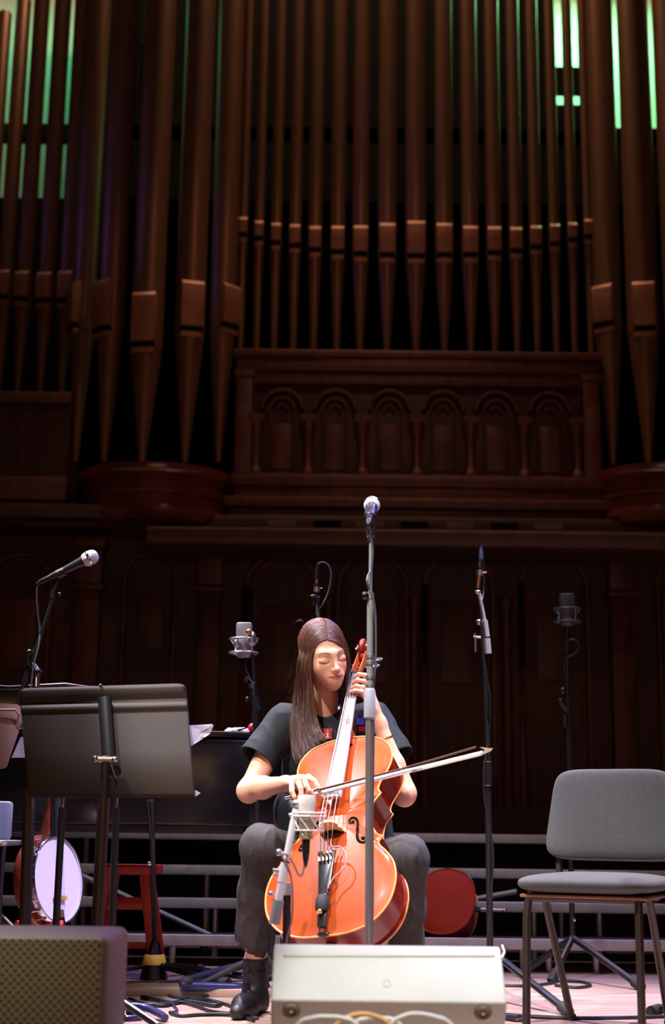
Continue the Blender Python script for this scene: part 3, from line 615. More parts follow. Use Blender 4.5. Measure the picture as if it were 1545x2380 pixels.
# --- condenser mic far left behind
Yq = 5.35; t = empty('microphone_stand', (at(600, 2280, Yq).x, Yq + .1, 0), 'dark boom stand left of the cellist holding a condenser microphone', 'microphone stand')
MB().cyl(at(585, 1500, Yq), at(590, 1600, Yq), .009).cyl(at(590, 1600, Yq), Vector((at(610, 2200, Yq).x, Yq + .1, .1)), .0105).build('pole', BLK, t)
MB().cyl(at(592, 1620, Yq), at(598, 1652, Yq), .015).build('grip', BLK, t); MB().ball(at(574, 1580, Yq), .012).ball(at(586, 1592, Yq), .016).ball(at(575, 1625, Yq), .01).build('knob', BLK, t)
tripod(t, at(610, 2200, Yq).x, Yq + .1, 0, .28, (60, 180, 300))
def cond_mic(cx, cy, Y, s, lab, bm_, cm):
    m_ = empty('condenser_microphone', tuple(at(cx, cy, Y)), lab, 'microphone'); c = at(cx, cy, Y)
    MB().prism([(-.026 * s, .055 * s), (.026 * s, .055 * s), (.026 * s, 0), (-.026 * s, 0)], -.018 * s, .018 * s, Matrix.Translation(c)).build('grille', bm_, m_, bevel=.007 * s)
    MB().lathe([(.02 * s, -.06 * s), (.026 * s, -.05 * s), (.026 * s, 0)], c, n=24).build('body', bm_, m_)
    for z in (-.045, .0):
        a = [c + Vector((.046 * s * math.cos(R(q)), .046 * s * math.sin(R(q)), z * s)) for q in range(0, 360, 15)]
        MB().tube(a, .0035 * s, 8, closed=True).build('shock_mount_ring', cm, m_)
    for i in range(6):
        a, b_ = R(i * 60), R(i * 60 + 60)
        MB().cyl(c + Vector((.046 * s * math.cos(a), .046 * s * math.sin(a), 0)), c + Vector((.03 * s * math.cos(b_), .03 * s * math.sin(b_), -.045 * s)), .002 * s, n=6).build('elastic', cm, m_)
    return m_, c
m_, c = cond_mic(567, 1486, Yq, 1.15, 'boxy condenser microphone in a shock mount left of the cellist\'s head', mat('satin_grey_body', (.30, .30, .34, 1), .45, .4), STEEL)
MB().ball(at(578, 1469, Yq - .05), .012).build('gain_knob', mat('copper_metal', None), m_); MB().ball(at(584, 1485, Yq - .03), (.018, .02, .03)).ball(at(550, 1495, Yq - .03), (.014, .02, .022)).build('mount_clamp', STEEL, m_)
cable('microphone_cable', [at(570, 1510, Yq), at(570, 1550, Yq), at(580, 1575, Yq), at(588, 1600, Yq - .02), at(594, 1640, Yq - .02), at(600, 1690, Yq)], .004, 'dark cable winding down the condenser stand left of the cellist')
# --- tall right stand with pencil microphone
Yr = 5.5; t = empty('tall_microphone_stand', (at(1140, 2320, Yr).x, Yr, 0), 'tall black stand with silver boom section between the cellist and the empty chair', 'microphone stand')
LVT = mat('silver_tube', (.6, .6, .7, 1), .3, .3)
MB().cyl(at(1112, 1373, Yr), at(1127, 1448, Yr), .0072).build('boom_tube', LVT, t)
MB().cyl(at(1126, 1442, Yr), at(1131, 1480, Yr), .012).build('boom_clamp', LVT, t); MB().cyl(at(1130, 1484, Yr), at(1133, 1519, Yr), .0155).build('counterweight', LVT, t)
MB().cyl(at(1100, 1480, Yr), at(1119, 1482, Yr), .005).ball(at(1113, 1446, Yr), .012).cyl(at(1104, 1472, Yr), at(1105, 1515, Yr), .005).build('wing_bolt', STEEL, t)
MB().cyl(at(1122, 1460, Yr), at(1136, 1780, Yr), .0095).build('upper_tube', BLK, t)
MB().cyl(at(1133, 1772, Yr), at(1134, 1826, Yr), .0165).build('clutch_grip', BLK, t)
for py in (1770, 1825): MB().cyl(at(1133, py, Yr), at(1133, py + 2, Yr), .0172).build('clutch_ring', STEEL, t)
MB().cyl(at(1134, 1820, Yr), Vector((t.location.x, Yr, .1)), .0125).build('lower_tube', BLK, t)
bx = t.location
for (px, py) in ((1318, 2350), (980, 2330), (1150, 2262)):
    q = atz(px, py, .015) if py > 2262 else Vector((bx.x + .05, Yr + .4, .015)); l = MB().tube([Vector((bx.x, Yr, .17)), q + (Vector((bx.x, Yr, .17)) - q) * .03, q], .0135, 10).build('leg', BLK, t)
    d = (q - Vector((bx.x, Yr, .17))).normalized(); MB().cyl(q - d * .04, q + d * .015, .019).build('rubber_foot', RUBBER, l)
m_ = empty('pencil_microphone', tuple(at(1114, 1350, Yr)), 'small pencil microphone with copper sleeve on the tall right stand', 'microphone')
MB().cyl(at(1110, 1366, Yr - .02), at(1113, 1338, Yr - .02), .008).build('copper_sleeve', BR, m_); MB().cyl(at(1114, 1338, Yr), at(1115, 1325, Yr), .012).build('clip', STEEL, m_)
MB().cyl(at(1114, 1320, Yr), at(1115, 1303, Yr), .008).build('copper_connector', BR, m_); MB().cyl(at(1114, 1322, Yr), at(1114, 1317, Yr), .012).cyl(at(1115, 1305, Yr), at(1115, 1300, Yr), .011).build('ring', BLK, m_)
MB().tube([at(1116, 1302, Yr), at(1117, 1285, Yr), at(1117, 1272, Yr)], [.008, .008, .004]).build('cable_plug', mat('violet_plug', (.08, .08, .2, 1), .35), m_)
MB().cyl(at(1120, 1332, Yr), at(1130, 1330, Yr), .0035).build('thumb_screw', BR, m_); MB().ball(at(1110, 1376, Yr - .02), (.012, .008, .009)).build('swivel', STEEL, m_)
cable('microphone_cable', [at(1117, 1270, Yr), at(1121, 1272, Yr + .02), at(1123, 1300, Yr + .02), at(1124, 1370, Yr + .02), at(1117, 1410, Yr - .02), at(1117, 1440, Yr - .02), at(1119, 1480, Yr - .02), at(1126, 1560, Yr - .02), at(1139, 1620, Yr - .02), at(1137, 1700, Yr), at(1125, 1780, Yr - .02), at(1124, 1840, Yr - .02), at(1132, 1900, Yr - .02), at(1146, 1980, Yr - .02), at(1140, 2100, Yr - .02), at(1132, 2190, Yr - .02)], .0034, 'black cable winding down the tall right stand')
# --- dim stand at right behind the chair
Yd = 6.2; t = empty('microphone_stand', (at(1332, 2260, Yd).x, Yd, 0), 'dim stand with coiled cable standing behind the empty chair', 'microphone stand')
bx = t.location
MB().cyl(at(1318, 1440, Yd), at(1318, 1640, Yd), .011).build('upper_tube', BLK, t); MB().cyl(at(1313, 1660, Yd), at(1313, 1690, Yd), .017).build('clutch_grip', BLK, t)
MB().cyl(at(1318, 1640, Yd), Vector((bx.x, Yd, .16)), .0115).build('pole', BLK, t)
MB().ball(at(1308, 1606, Yd), .016).ball(at(1303, 1630, Yd), .013).ball(at(1320, 1632, Yd), .012).cyl(at(1304, 1634, Yd), at(1320, 1652, Yd), .014).build('knob', BLK, t)
MB().ball(at(1333, 2137, Yd), .011).build('chrome_knob', CHROME, t)
for (px, py) in ((1215, 2258), (1285, 2272), (1484, 2290)):
    q = atz(px, py, .018) if py != 2258 else Vector((at(1215, 2250, 6.3).x, 6.3, .018)); a = Vector((bx.x, Yd, .17)); l = MB().cyl(a, q, .014).build('leg', BLK, t); d = (q - a).normalized(); MB().cyl(q - d * .03, q + d * .02, .02).build('rubber_foot', RUBBER, l)
m_, c = cond_mic(1317, 1416, Yd, 1.25, 'dim condenser microphone on the stand behind the empty chair', mat('shaded_grey_body', (.05, .05, .06, 1), .5), mat('shaded_steel', (.12, .12, .14, 1), .4, .6))  # body and mount darkened in colour to imitate weak light back here
cable('microphone_cable', [at(1322, 1450, Yd)] + [at(1328 + 18 * math.cos(a), 1503 + 18 * math.sin(a), Yd - .02) for a in (2.6, 4, 5.2, 6.3, 7.4)] + [at(1316, 1530, Yd - .02), at(1312, 1560, Yd - .02), at(1318, 1600, Yd - .02), at(1324, 1700, Yd - .02), at(1326, 1780, Yd - .02), at(1320, 1900, Yd - .02)], .0045, 'dark cable with one loop on the dim stand behind the chair')
# far-right stand foot entering the frame
t = empty('stand_foot', tuple(atz(1560, 2335, 0)), 'black stand leg with rubber foot entering at the right edge', 'stand')
l = MB().cyl(atz(1520, 2349, .018), atz(1600, 2325, .06), .0125).build('leg', BLK, t); MB().cyl(atz(1512, 2352, .018), atz(1532, 2346, .02), .019).build('rubber_foot', RUBBER, l)
# ---------------------------------------------------------------- music stands
def music_stand(corn, th, mt, lab, name='music_stand'):      # corners TL TR BR BL as points
    TL, TR, BR_, BL = [Vector(c) for c in corn]; c = (TL + TR + BR_ + BL) / 4
    t = empty(name, (c.x, c.y + .05, 0), lab, 'music stand'); return t
YS = 4.4
DK = mat('brown_black_desk', srgb(46, 31, 21), .55, .0, var=.06, bump=.08, bscale=200)
t = empty('music_stand', (at(232, 2300, YS).x, YS - .06, 0), 'large dark metal music stand seen from behind at lower left', 'music stand')
TL, TR, BR_, BL = at(43, 1600, YS + .05), at(432, 1588, YS + .05), at(453, 1852, YS - .05), at(67, 1854, YS - .05)
def desk_pt(u, v): return (TL * (1 - u) + TR * u) * (1 - v) + (BL * (1 - u) + BR_ * u) * v
nrm = (TR - TL).cross(BL - TL).normalized(); nrm = nrm if nrm.y < 0 else -nrm
# stepped sheet profile along v : creases catch the light
prof = [(0, .0), (.035, .004), (.095, .004), (.115, .012), (.15, .012), (.17, .003), (.215, .003), (.235, .010), (.25, .010), (.265, .0), (.6, 0), (.97, 0), (1, .006)]
prof = [(v, -h_) for v, h_ in prof]
b = MB(); vs = []; NU = 14
us = [0, .012, .03, .06] + [i / 10 for i in range(1, 10)] + [.94, .97, .988, 1]
rc = lambda u: 0 if .045 < u < .955 else .055 * (1 - math.sqrt(max(0, 1 - ((.045 - min(u, 1 - u)) / .045) ** 2)))
for v, h_ in prof:
    for u in us: vv = v if v > .1 else max(v, rc(u)); vs.append(desk_pt(u, vv) + nrm * h_)
nu = len(us); fs = [(i * nu + j, i * nu + j + 1, (i + 1) * nu + j + 1, (i + 1) * nu + j) for i in range(len(prof) - 1) for j in range(nu - 1)]
dk = b.add(vs, fs).build('desk', DK, t, sharp=60); sm = dk.modifiers.new('s', 'SOLIDIFY'); sm.thickness = .003; sm.offset = 0
p0, p1 = desk_pt(.51, .12) + nrm * .012, desk_pt(.505, .66) + nrm * .014
MB().tube([p0, p1], .021, 12, flat=.45, ref=(1, 0, 0)).build('bracket', BLK, t)
hinge = desk_pt(.49, .70) + nrm * .03
MB().ball(hinge + Vector((-.03, -.005, 0)), (.009, .012, .012)).ball(hinge + Vector((.028, -.005, 0)), (.012, .012, .010)).cyl(hinge + Vector((-.035, 0, 0)), hinge + Vector((.033, 0, 0)), .011).build('hinge_bolt', mat('nickel', (.8, .72, .62, 1), .18, 1.), t)
MB().cyl(desk_pt(.515, .74) + nrm * .02, desk_pt(.535, .86) + nrm * .02, .004).build('friction_lever', MATS['nickel'], t)
f0 = hinge + Vector((0, .0, -.01)); f1 = at(226, 2150, YS - .08); d = (f1 - f0).normalized(); fl = f1 + d * ((f1.z - .04) / -d.z)
mid = f0 + (f1 - f0) * .22
TUB = mat('satin_brown_tube', srgb(66, 54, 48), .4, .4)
MB().cyl(f0, mid, .0125).build('inner_tube', TUB, t); MB().cyl(mid, fl, .0185).build('outer_tube', TUB, t)
tripod(t, fl.x, fl.y, 0, .24, (100, 220, 340), r=.012, hub=.06)
MB().ball(desk_pt(.49, -.008), (.006, .006, .004)).build('top_rivet', CHROME, t)
# sheets on the desk
def sheet(pts, lab, name='sheet_music', th=.0012, grp=None):
    n = len(pts); c = [Vector(p) for p in pts]; nn = Vector((0, th, 0))
    o = MB().add(c + [p + nn for p in c], [tuple(range(n)), tuple(reversed(range(n, 2 * n)))] + [(i, (i + 1) % n, n + (i + 1) % n, n + i) for i in range(n)]).build(name, PAPER, smooth=False); tag(o, lab, 'sheet music', grp); return o
YP = YS + .04
sheet([at(330, 1690, YP), at(440, 1686, YP), at(492, 1683, YP + .02), at(496, 1686, YP + .03), at(487, 1706, YP + .01), at(443, 1735, YP), at(330, 1790, YP)], 'white sheet with curled corner poking out right of the music stand')
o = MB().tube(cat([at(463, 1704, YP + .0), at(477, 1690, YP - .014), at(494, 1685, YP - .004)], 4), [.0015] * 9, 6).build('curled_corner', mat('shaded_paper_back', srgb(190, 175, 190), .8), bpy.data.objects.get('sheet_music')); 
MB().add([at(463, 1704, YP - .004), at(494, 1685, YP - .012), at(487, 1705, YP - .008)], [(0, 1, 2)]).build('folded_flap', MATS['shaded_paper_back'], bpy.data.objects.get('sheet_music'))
sheet([at(400, 1842, YS - .03), at(455, 1837, YS - .03), at(466, 1843, YS - .03), at(455, 1851, YS - .03), at(400, 1851, YS - .03)], 'small white paper corner at the lower right of the music stand', 'paper_corner')
sheet([at(27, 1761, YP + .1), at(48, 1713, YP + .1), at(120, 1713, YP + .1), at(120, 1761, YP + .1)], 'white sheet showing left of the large music stand', 'sheet_music')
MB_ = mat('tan_desk', srgb(170, 135, 125), .5, .2)
t = empty('music_stand', (at(-60, 2300, 4.7).x, 4.7, 0), 'second music stand cut by the left edge, tan desk with red-lit corner', 'music stand')
pts = [at(-160, 1640, 4.7), at(-5, 1634, 4.7), at(40, 1637, 4.7), at(52, 1646, 4.7), at(50, 1680, 4.69), at(15, 1783, 4.64), at(5, 1787, 4.64), at(-160, 1787, 4.64)]
n = len(pts); dd = Vector((0, .004, 0))
MB().add(pts + [p + dd for p in pts], [tuple(range(n)), tuple(reversed(range(n, 2 * n)))] + [(i, (i + 1) % n, n + (i + 1) % n, n + i) for i in range(n)]).build('desk', MB_, t)
MB().tube([at(-100, 1650, 4.68), at(36, 1650, 4.68), at(44, 1660, 4.68), at(40, 1690, 4.68)], .004).build('crease', MB_, t)
MB().cyl(at(-60, 1760, 4.72), Vector((at(-60, 2300, 4.7).x, 4.7, .05)), .014).build('pole', BLK, t); tripod(t, at(-60, 2300, 4.7).x, 4.7, 0, .24, (100, 220, 340), hub=.06)
# thin music stand pole left with its highlight added as a thin chrome rod
t = empty('pole_stand', (at(52, 2300, 4.6).x, 4.6, 0), 'dark pole at far left with an added highlight strip, beside the banjo', 'stand')
q = at(55, 2160, 4.6); p = at(66, 1830, 4.6); d = (q - p).normalized(); f_ = q + d * ((q.z - .06) / -d.z)
MB().cyl(p, f_, .0155).build('pole', TUB, t); MB().cyl(p + Vector((.015, 0, 0)), p + (q - p) * .35 + Vector((.012, 0, 0)), .0035).build('highlight_rod', CHROME, t); tripod(t, f_.x, f_.y, 0, .22, (100, 220, 340), hub=.08)
# pale panel at left edge
o = MB().bb(at(-60, 1900, 5.0).x, at(22, 1900, 5.0).x, 5.0, 5.06, at(0, 1952, 5.0).z, at(0, 1862, 5.0).z).build('pale_case', mat('pale_blue_grey', srgb(120, 130, 145), .6), bevel=.012)
tag(o, 'pale blue-grey case at the left edge under the music stands', 'case')
sp_ = empty('small_side_table', (at(-20, 2300, 5.03).x, 5.03, 0), 'small dark table at the left edge carrying the pale case', 'table')
MB().bb(at(-90, 1900, 5.0).x, at(26, 1900, 5.0).x, 4.9, 5.2, at(0, 1966, 5.0).z, at(0, 1953, 5.0).z).build('table_top', STEEL, sp_, bevel=.004)
for px in (-80, 8):
    for y in (4.93, 5.17): MB().cyl((at(px, 1960, y).x, y, 0), (at(px, 1960, y).x, y, at(0, 1964, 5).z), .009).build('leg', BLK, sp_)
# ---------------------------------------------------------------- grille speaker left front
YK = 3.25
sk = empty('floor_speaker', (at(100, 2300, YK).x, YK + .15, 0), 'black loudspeaker with perforated grille at the lower left corner', 'speaker')
xr = at(243, 2300, YK).x; ztop = at(200, 2177, YK).z
def grill_mat():
    M = bpy.data.materials.new('perforated_grille'); M.use_nodes = True; nt = M.node_tree; N = nt.nodes; L = nt.links; b = N['Principled BSDF']
    tc = N.new('ShaderNodeTexCoord'); mp = N.new('ShaderNodeMapping'); mp.inputs['Rotation'].default_value = (0, R(45), 0); mp.inputs['Scale'].default_value = (78, 1, 78); L.new(tc.outputs['Object'], mp.inputs[0])
    sx = N.new('ShaderNodeSeparateXYZ'); L.new(mp.outputs[0], sx.inputs[0]); out_ = []
    for k_ in ('X', 'Z'):
        a = N.new('ShaderNodeMath'); a.operation = 'FRACT'; L.new(sx.outputs[k_], a.inputs[0]); s_ = N.new('ShaderNodeMath'); s_.operation = 'SUBTRACT'; s_.inputs[1].default_value = .5; L.new(a.outputs[0], s_.inputs[0])
        p_ = N.new('ShaderNodeMath'); p_.operation = 'POWER'; p_.inputs[1].default_value = 2; ab = N.new('ShaderNodeMath'); ab.operation = 'ABSOLUTE'; L.new(s_.outputs[0], ab.inputs[0]); L.new(ab.outputs[0], p_.inputs[0]); out_.append(p_)
    ad = N.new('ShaderNodeMath'); ad.operation = 'ADD'; L.new(out_[0].outputs[0], ad.inputs[0]); L.new(out_[1].outputs[0], ad.inputs[1])
    lt = N.new('ShaderNodeMath'); lt.operation = 'LESS_THAN'; lt.inputs[1].default_value = .09; L.new(ad.outputs[0], lt.inputs[0])
    mx = N.new('ShaderNodeMixRGB'); mx.inputs[1].default_value = srgb(150, 146, 124); mx.inputs[2].default_value = (.004, .004, .004, 1); L.new(lt.outputs[0], mx.inputs[0]); L.new(mx.outputs[0], b.inputs['Base Color'])
    b.inputs['Roughness'].default_value = .5; b.inputs['Metallic'].default_value = .2; return M
MB().bb(xr - 1.0, xr, YK + .02, YK + .36, .01, ztop).build('cabinet', mat('side_lit_plastic', srgb(140, 118, 108), .55, var=.05), sk, bevel=.022, seg=4)  # cabinet colour lightened to stand in for light on its side
MB().bb(xr - .98, xr - .012, YK, YK + .03, .03, ztop - .004).build('grille', grill_mat(), sk, bevel=.008)
MB().ball((xr + .001, YK + .26, at(282, 2218, YK + .26).z), .0035).build('screw', STEEL, sk)
for y in (YK + .08, YK + .32):
    for x in (xr - .9, xr - .1): MB().cyl((x, y, 0), (x, y, .012), .02).build('rubber_foot', RUBBER, sk)
# ---------------------------------------------------------------- white wedge monitor
WG = mat('pale_wedge_paint', srgb(196, 197, 192), .55, var=.03, bump=.05, bscale=150)
wg = empty('wedge_monitor', (at(898, 2400, 3.7).x, 3.8, 0), 'pale wedge monitor speaker lying in front of the cellist', 'speaker')
a0, a1 = at(636, 2197, 3.72), at(1163, 2203, 3.72); c0, c1 = at(634, 2325, 3.60), at(1160, 2327, 3.60)
def edge(p, q, y_, z_): return [Vector((p.x, y_, z_)), Vector((q.x, y_, z_))]
x0, x1 = a0.x, a1.x; zt = a0.z; zm = c0.z
prof = [(3.60, zm), (3.72, zt), (3.745, zt + .002), (3.98, .06), (3.98, .02), (3.74, .02)]
n = len(prof)
b = MB().add([(x0, y, z) for y, z in prof] + [(x1, y, z) for y, z in prof], [tuple(range(n)), tuple(reversed(range(n, 2 * n)))] + [(i, (i + 1) % n, n + (i + 1) % n, n + i) for i in range(n)])
b.build('cabinet', WG, wg, bevel=.006, seg=3)
def on(px, py, off=.0):   # point on the upper sloping panel
    d = ray(px, py); nv = Vector((0, -(zt - zm), .12)).normalized(); p_ = Vector((0, 3.60, zm)); k_ = (p_ - CC).dot(nv) / d.dot(nv); return CC + d * k_ + nv * off
nv = Vector((0, -(zt - zm), .12)).normalized()
pp = [on(658, 2206, .001), on(1150, 2209, .001), on(1150, 2224, .001), on(658, 2224, .001)]
MB().add([p + nv * .002 for p in pp] + [p - nv * .003 for p in pp], [(0, 1, 2, 3), (7, 6, 5, 4), (0, 4, 5, 1), (1, 5, 6, 2), (2, 6, 7, 3), (3, 7, 4, 0)]).build('hinge_strip', WG, wg, bevel=.001)
for p in ((745, 2217), (902, 2217), (1060, 2217), (899, 2286)):
    c = on(*p); MB().lathe([(.0105, -.002), (.011, .0015), (.009, .002), (.007, .0005), (0, .0008)], c, nv, 20).build('screw_cap', WG, wg)
nb = Vector((0, -1, 0)) * 1.0; nb = Vector((0, -(zm - .02), -.14)).normalized()
for px, py in ((677, 2347), (1122, 2352)):
    d = ray(px, py); p_ = Vector((0, 3.60, zm)); k_ = (p_ - CC).dot(nb) / d.dot(nb); c = CC + d * k_
    ft = MB().lathe([(.021, -.001), (.021, .006), (.017, .009), (.012, .009), (.010, .004), (0, .004)], c, nb, 28).build('rubber_foot', mat('tan_rubber', srgb(120, 105, 85), .7), wg)
    MB().lathe([(.004, 0), (.004, .007), (0, .007)], c, nb, 12).build('foot_screw', STEEL, ft)
MB().tube([at(1166, 2228, 3.76), at(1172, 2215, 3.78), at(1166, 2200, 3.8)], .005).build('side_handle', CHROME, wg)
# bright cables in front of the wedge, out of focus
YW_ = 3.3; WC = mat('white_cable', srgb(215, 215, 205), .4); YC_ = mat('yellow_cable', srgb(220, 170, 90), .45)
for i, (x0_, pk, x1_, top, m_, lb) in enumerate(((690, 760, 830, 2364, WC, 'left'), (780, 842, 905, 2357, YC_, 'middle'), (905, 965, 1050, 2357, WC, 'right'), (820, 880, 930, 2368, WC, 'centre'))):
    Y = YW_ + i * .02; z0 = .004
    cable('looped_cable', [at(x0_ - 70, 2480, Y) + Vector((0, 0, 0)), at(x0_, 2385, Y), at((x0_ + pk) / 2, (top + 2378) / 2 - 4, Y), at(pk, top, Y), at((x1_ + pk) / 2, (top + 2378) / 2 - 4, Y), at(x1_, 2385, Y), at(x1_ + 60, 2480, Y)], .0055, 'blurred %s cable loop in front of the pale wedge, %s one' % ('yellow' if m_ is YC_ else 'white', lb), m_)
# floor cables
def fc(pts, r, lab, m_=None, z=.006): return cable('floor_cable', [atz(px, py, z) for px, py in pts], r, lab, m_, 6)
fc([(250, 2300), (310, 2332), (380, 2334), (440, 2320), (490, 2325), (540, 2340), (575, 2362), (600, 2366)], .006, 'black floor cable curving towards the cellist\'s boot')
fc([(300, 2322), (370, 2338), (420, 2330), (455, 2338), (500, 2352), (580, 2356)], .006, 'black floor cable crossing beside the curved tube foot')
fc([(395, 2353), (420, 2361), (470, 2358), (540, 2359), (590, 2372)], .006, 'black floor cable nearest the camera on the left')
fc([(330, 2318), (400, 2330), (440, 2322), (505, 2331), (500, 2338), (460, 2332), (430, 2328)], .009, 'short thick twisted cable on the boards left of the boots')
fc([(455, 2308), (430, 2322), (400, 2330), (412, 2348), (395, 2353)], .004, 'thin bluish cable drooping from the tripod base', BT)
fc([(360, 2290), (390, 2312), (420, 2318), (500, 2312), (517, 2308), (515, 2303)], .005, 'thin cable around the tripod with yellow tape')
fc([(1162, 2357), (1230, 2362), (1330, 2366), (1450, 2365), (1560, 2362)], .006, 'black cable running under the empty chair')
fc([(1160, 2365), (1200, 2371), (1222, 2369), (1205, 2362), (1170, 2362)], .006, 'small black cable loop beside the wedge')
fc([(1160, 2290), (1230, 2291), (1280, 2285), (1300, 2280), (1350, 2282), (1372, 2290), (1340, 2295), (1290, 2290)], .006, 'looped black cable around the dim stand\'s base')
# ---------------------------------------------------------------- orchestra chair
def orch_chair(label):
    F_ = mat('grey_upholstery', srgb(86, 87, 84), .95, var=.08, vscale=120, bump=.35, bscale=500); TB = mat('black_steel_tube', srgb(70, 62, 54), .35, .5)
    t = empty('orchestra_chair', (0, 0, 0), label, 'chair')
    MB().ball((0, 0, .445), (.212, .222, .034), 60, e=(.75, .30)).build('seat', F_, t, local=True, sharp=180)
    MB().bb(-.195, .195, -.19, .19, .404, .414).build('seat_pan', mat('red_brown_edge', srgb(150, 95, 80), .4), t, local=True, bevel=.004)
    def tp(p): z = p.z; return Vector((p.x * (1 - z * .55), p.y, p.z))
    M = Matrix.Rotation(R(-9), 4, 'X')
    MB().ball((0, .245, .660), (.218, .030, .150), 72, e=(.30, .40), M=M.to_3x3(), tap=tp).build('backrest', F_, t, local=True, sharp=180)
    for s in (-1, 1):
        MB().tube([(s * .170, -.175, .405), (s * .173, -.19, .34), (s * .175, -.205, .012)], .0125, 14).build('leg', TB, t, local=True)
        MB().tube([(s * .165, -.02, .405), (s * .166, .03, .33), (s * .160, .235, .012)], .0125, 14).build('leg', TB, t, local=True)
        MB().tube([(s * .16, .10, .40), (s * .18, .215, .43), (s * .19, .235, .50), (s * .18, .25, .58)], .011, 12).build('back_support', TB, t, local=True)
        for (x, y) in ((.175, -.205), (.160, .235)): MB().cyl((s * x, y, 0), (s * x, y, .02), .016).build('foot_cap', RUBBER, t, local=True)
    MB().tube([(-.17, -.175, .402), (.17, -.175, .402)], .011, 12).build('front_crossbar', TB, t, local=True)
    return t
ch = orch_chair('empty grey padded orchestra chair at the right')
ch.matrix_world = Matrix.Translation((.848, 4.62, 0)) @ Matrix.Rotation(R(-25), 4, 'Z')
# ---------------------------------------------------------------- cello
VAR = mat('amber_varnish', srgb(158, 64, 22), .34, coat=.1, spec=.2, col2=srgb(178, 79, 29), vscale=4, stretch=(1, 1, .5))
RIB = mat('red_rib_varnish', srgb(120, 30, 18), .25, coat=.5, col2=srgb(150, 46, 26), vscale=3, stretch=(3, 3, 8))
EDG = mat('golden_edge', srgb(240, 150, 80), .3, coat=.4)
EBO = mat('ebony', (.014, .013, .014, 1), .28, coat=.25)
FBM = mat('ebony_with_sheen', (.45, .45, .50, 1), .27, coat=.8, metal=.5)  # pale base puts the white light reflection into the fingerboard colour
BRG = mat('bridge_maple', srgb(242, 192, 120), .5, var=.1)
OUTL = [(0, 0), (.08, .004), (.15, .032), (.20, .09), (.2175, .165), (.208, .23), (.18, .275), (.155, .302), (.150, .318), (.163, .335)]
OUTC = [(.163, .335), (.137, .352), (.118, .395), (.114, .435), (.121, .475), (.142, .505)]
OUTU = [(.142, .505), (.131, .525), (.140, .56), (.160, .60), (.170, .645), (.160, .69), (.125, .73), (.07, .75), (.028, .756), (0, .757)]
def outline():
    r_ = []
    for seg_ in (OUTL, OUTC, OUTU):
        c_ = cat([(x, 0, z) for x, z in seg_], 6); r_ += [(p.x, p.z) for p in c_[:-1]]
    r_.append((0, .757)); l_ = [(-x, z) for x, z in r_[1:-1]][::-1]; return r_ + l_
OUT = outline()
def plate(b, y, arch, sgn, grow=1.0, th=.005):
    n = len(OUT); rings = [1, .985, .955, .9, .8, .65, .45, .22]; vs = []; c0 = (0, .40)
    hts = lambda t_: arch * (1 - max(t_, 0) ** 2.6) - (.002 if .93 < t_ < .97 else 0)
    P_ = [(c0[0] + (x - c0[0]) * grow, c0[1] + (z - c0[1]) * grow) for x, z in OUT]
    for x, z in P_: vs.append((x, y + sgn * th, z))
    for t_ in rings:
        for x, z in P_: vs.append((c0[0] + (x - c0[0]) * t_, y - sgn * hts(t_), c0[1] + (z - c0[1]) * t_))
    vs.append((0, y - sgn * arch, c0[1])); m_ = len(rings) + 1
    fs = [(i * n + j, i * n + (j + 1) % n, (i + 1) * n + (j + 1) % n, (i + 1) * n + j) for i in range(m_ - 1) for j in range(n)]
    fs += [((m_ - 1) * n + j, (m_ - 1) * n + (j + 1) % n, m_ * n) for j in range(n)]; fs.append(tuple(range(n)))
    return b.add(vs, fs)
ARCH = .026
def arch_y(x, z):     # height of the arched front at local x,z (negative y)
    best = 1
    ang = math.atan2(z - .40, x); rad = math.hypot(x, z - .40)
    for (xa_, za_), (xb_, zb_) in zip(OUT, OUT[1:] + OUT[:1]):
        a1, a2 = math.atan2(za_ - .40, xa_), math.atan2(zb_ - .40, xb_); da = (a2 - a1 + PI) % (2 * PI) - PI; dt = (ang - a1 + PI) % (2 * PI) - PI
        if da and 0 <= dt / da <= 1:
            f_ = dt / da; best = rad / max(1e-6, math.hypot(xa_ + (xb_ - xa_) * f_, za_ + (zb_ - za_) * f_ - .40)); break
    return -ARCH * (1 - min(best, 1) ** 2.6)
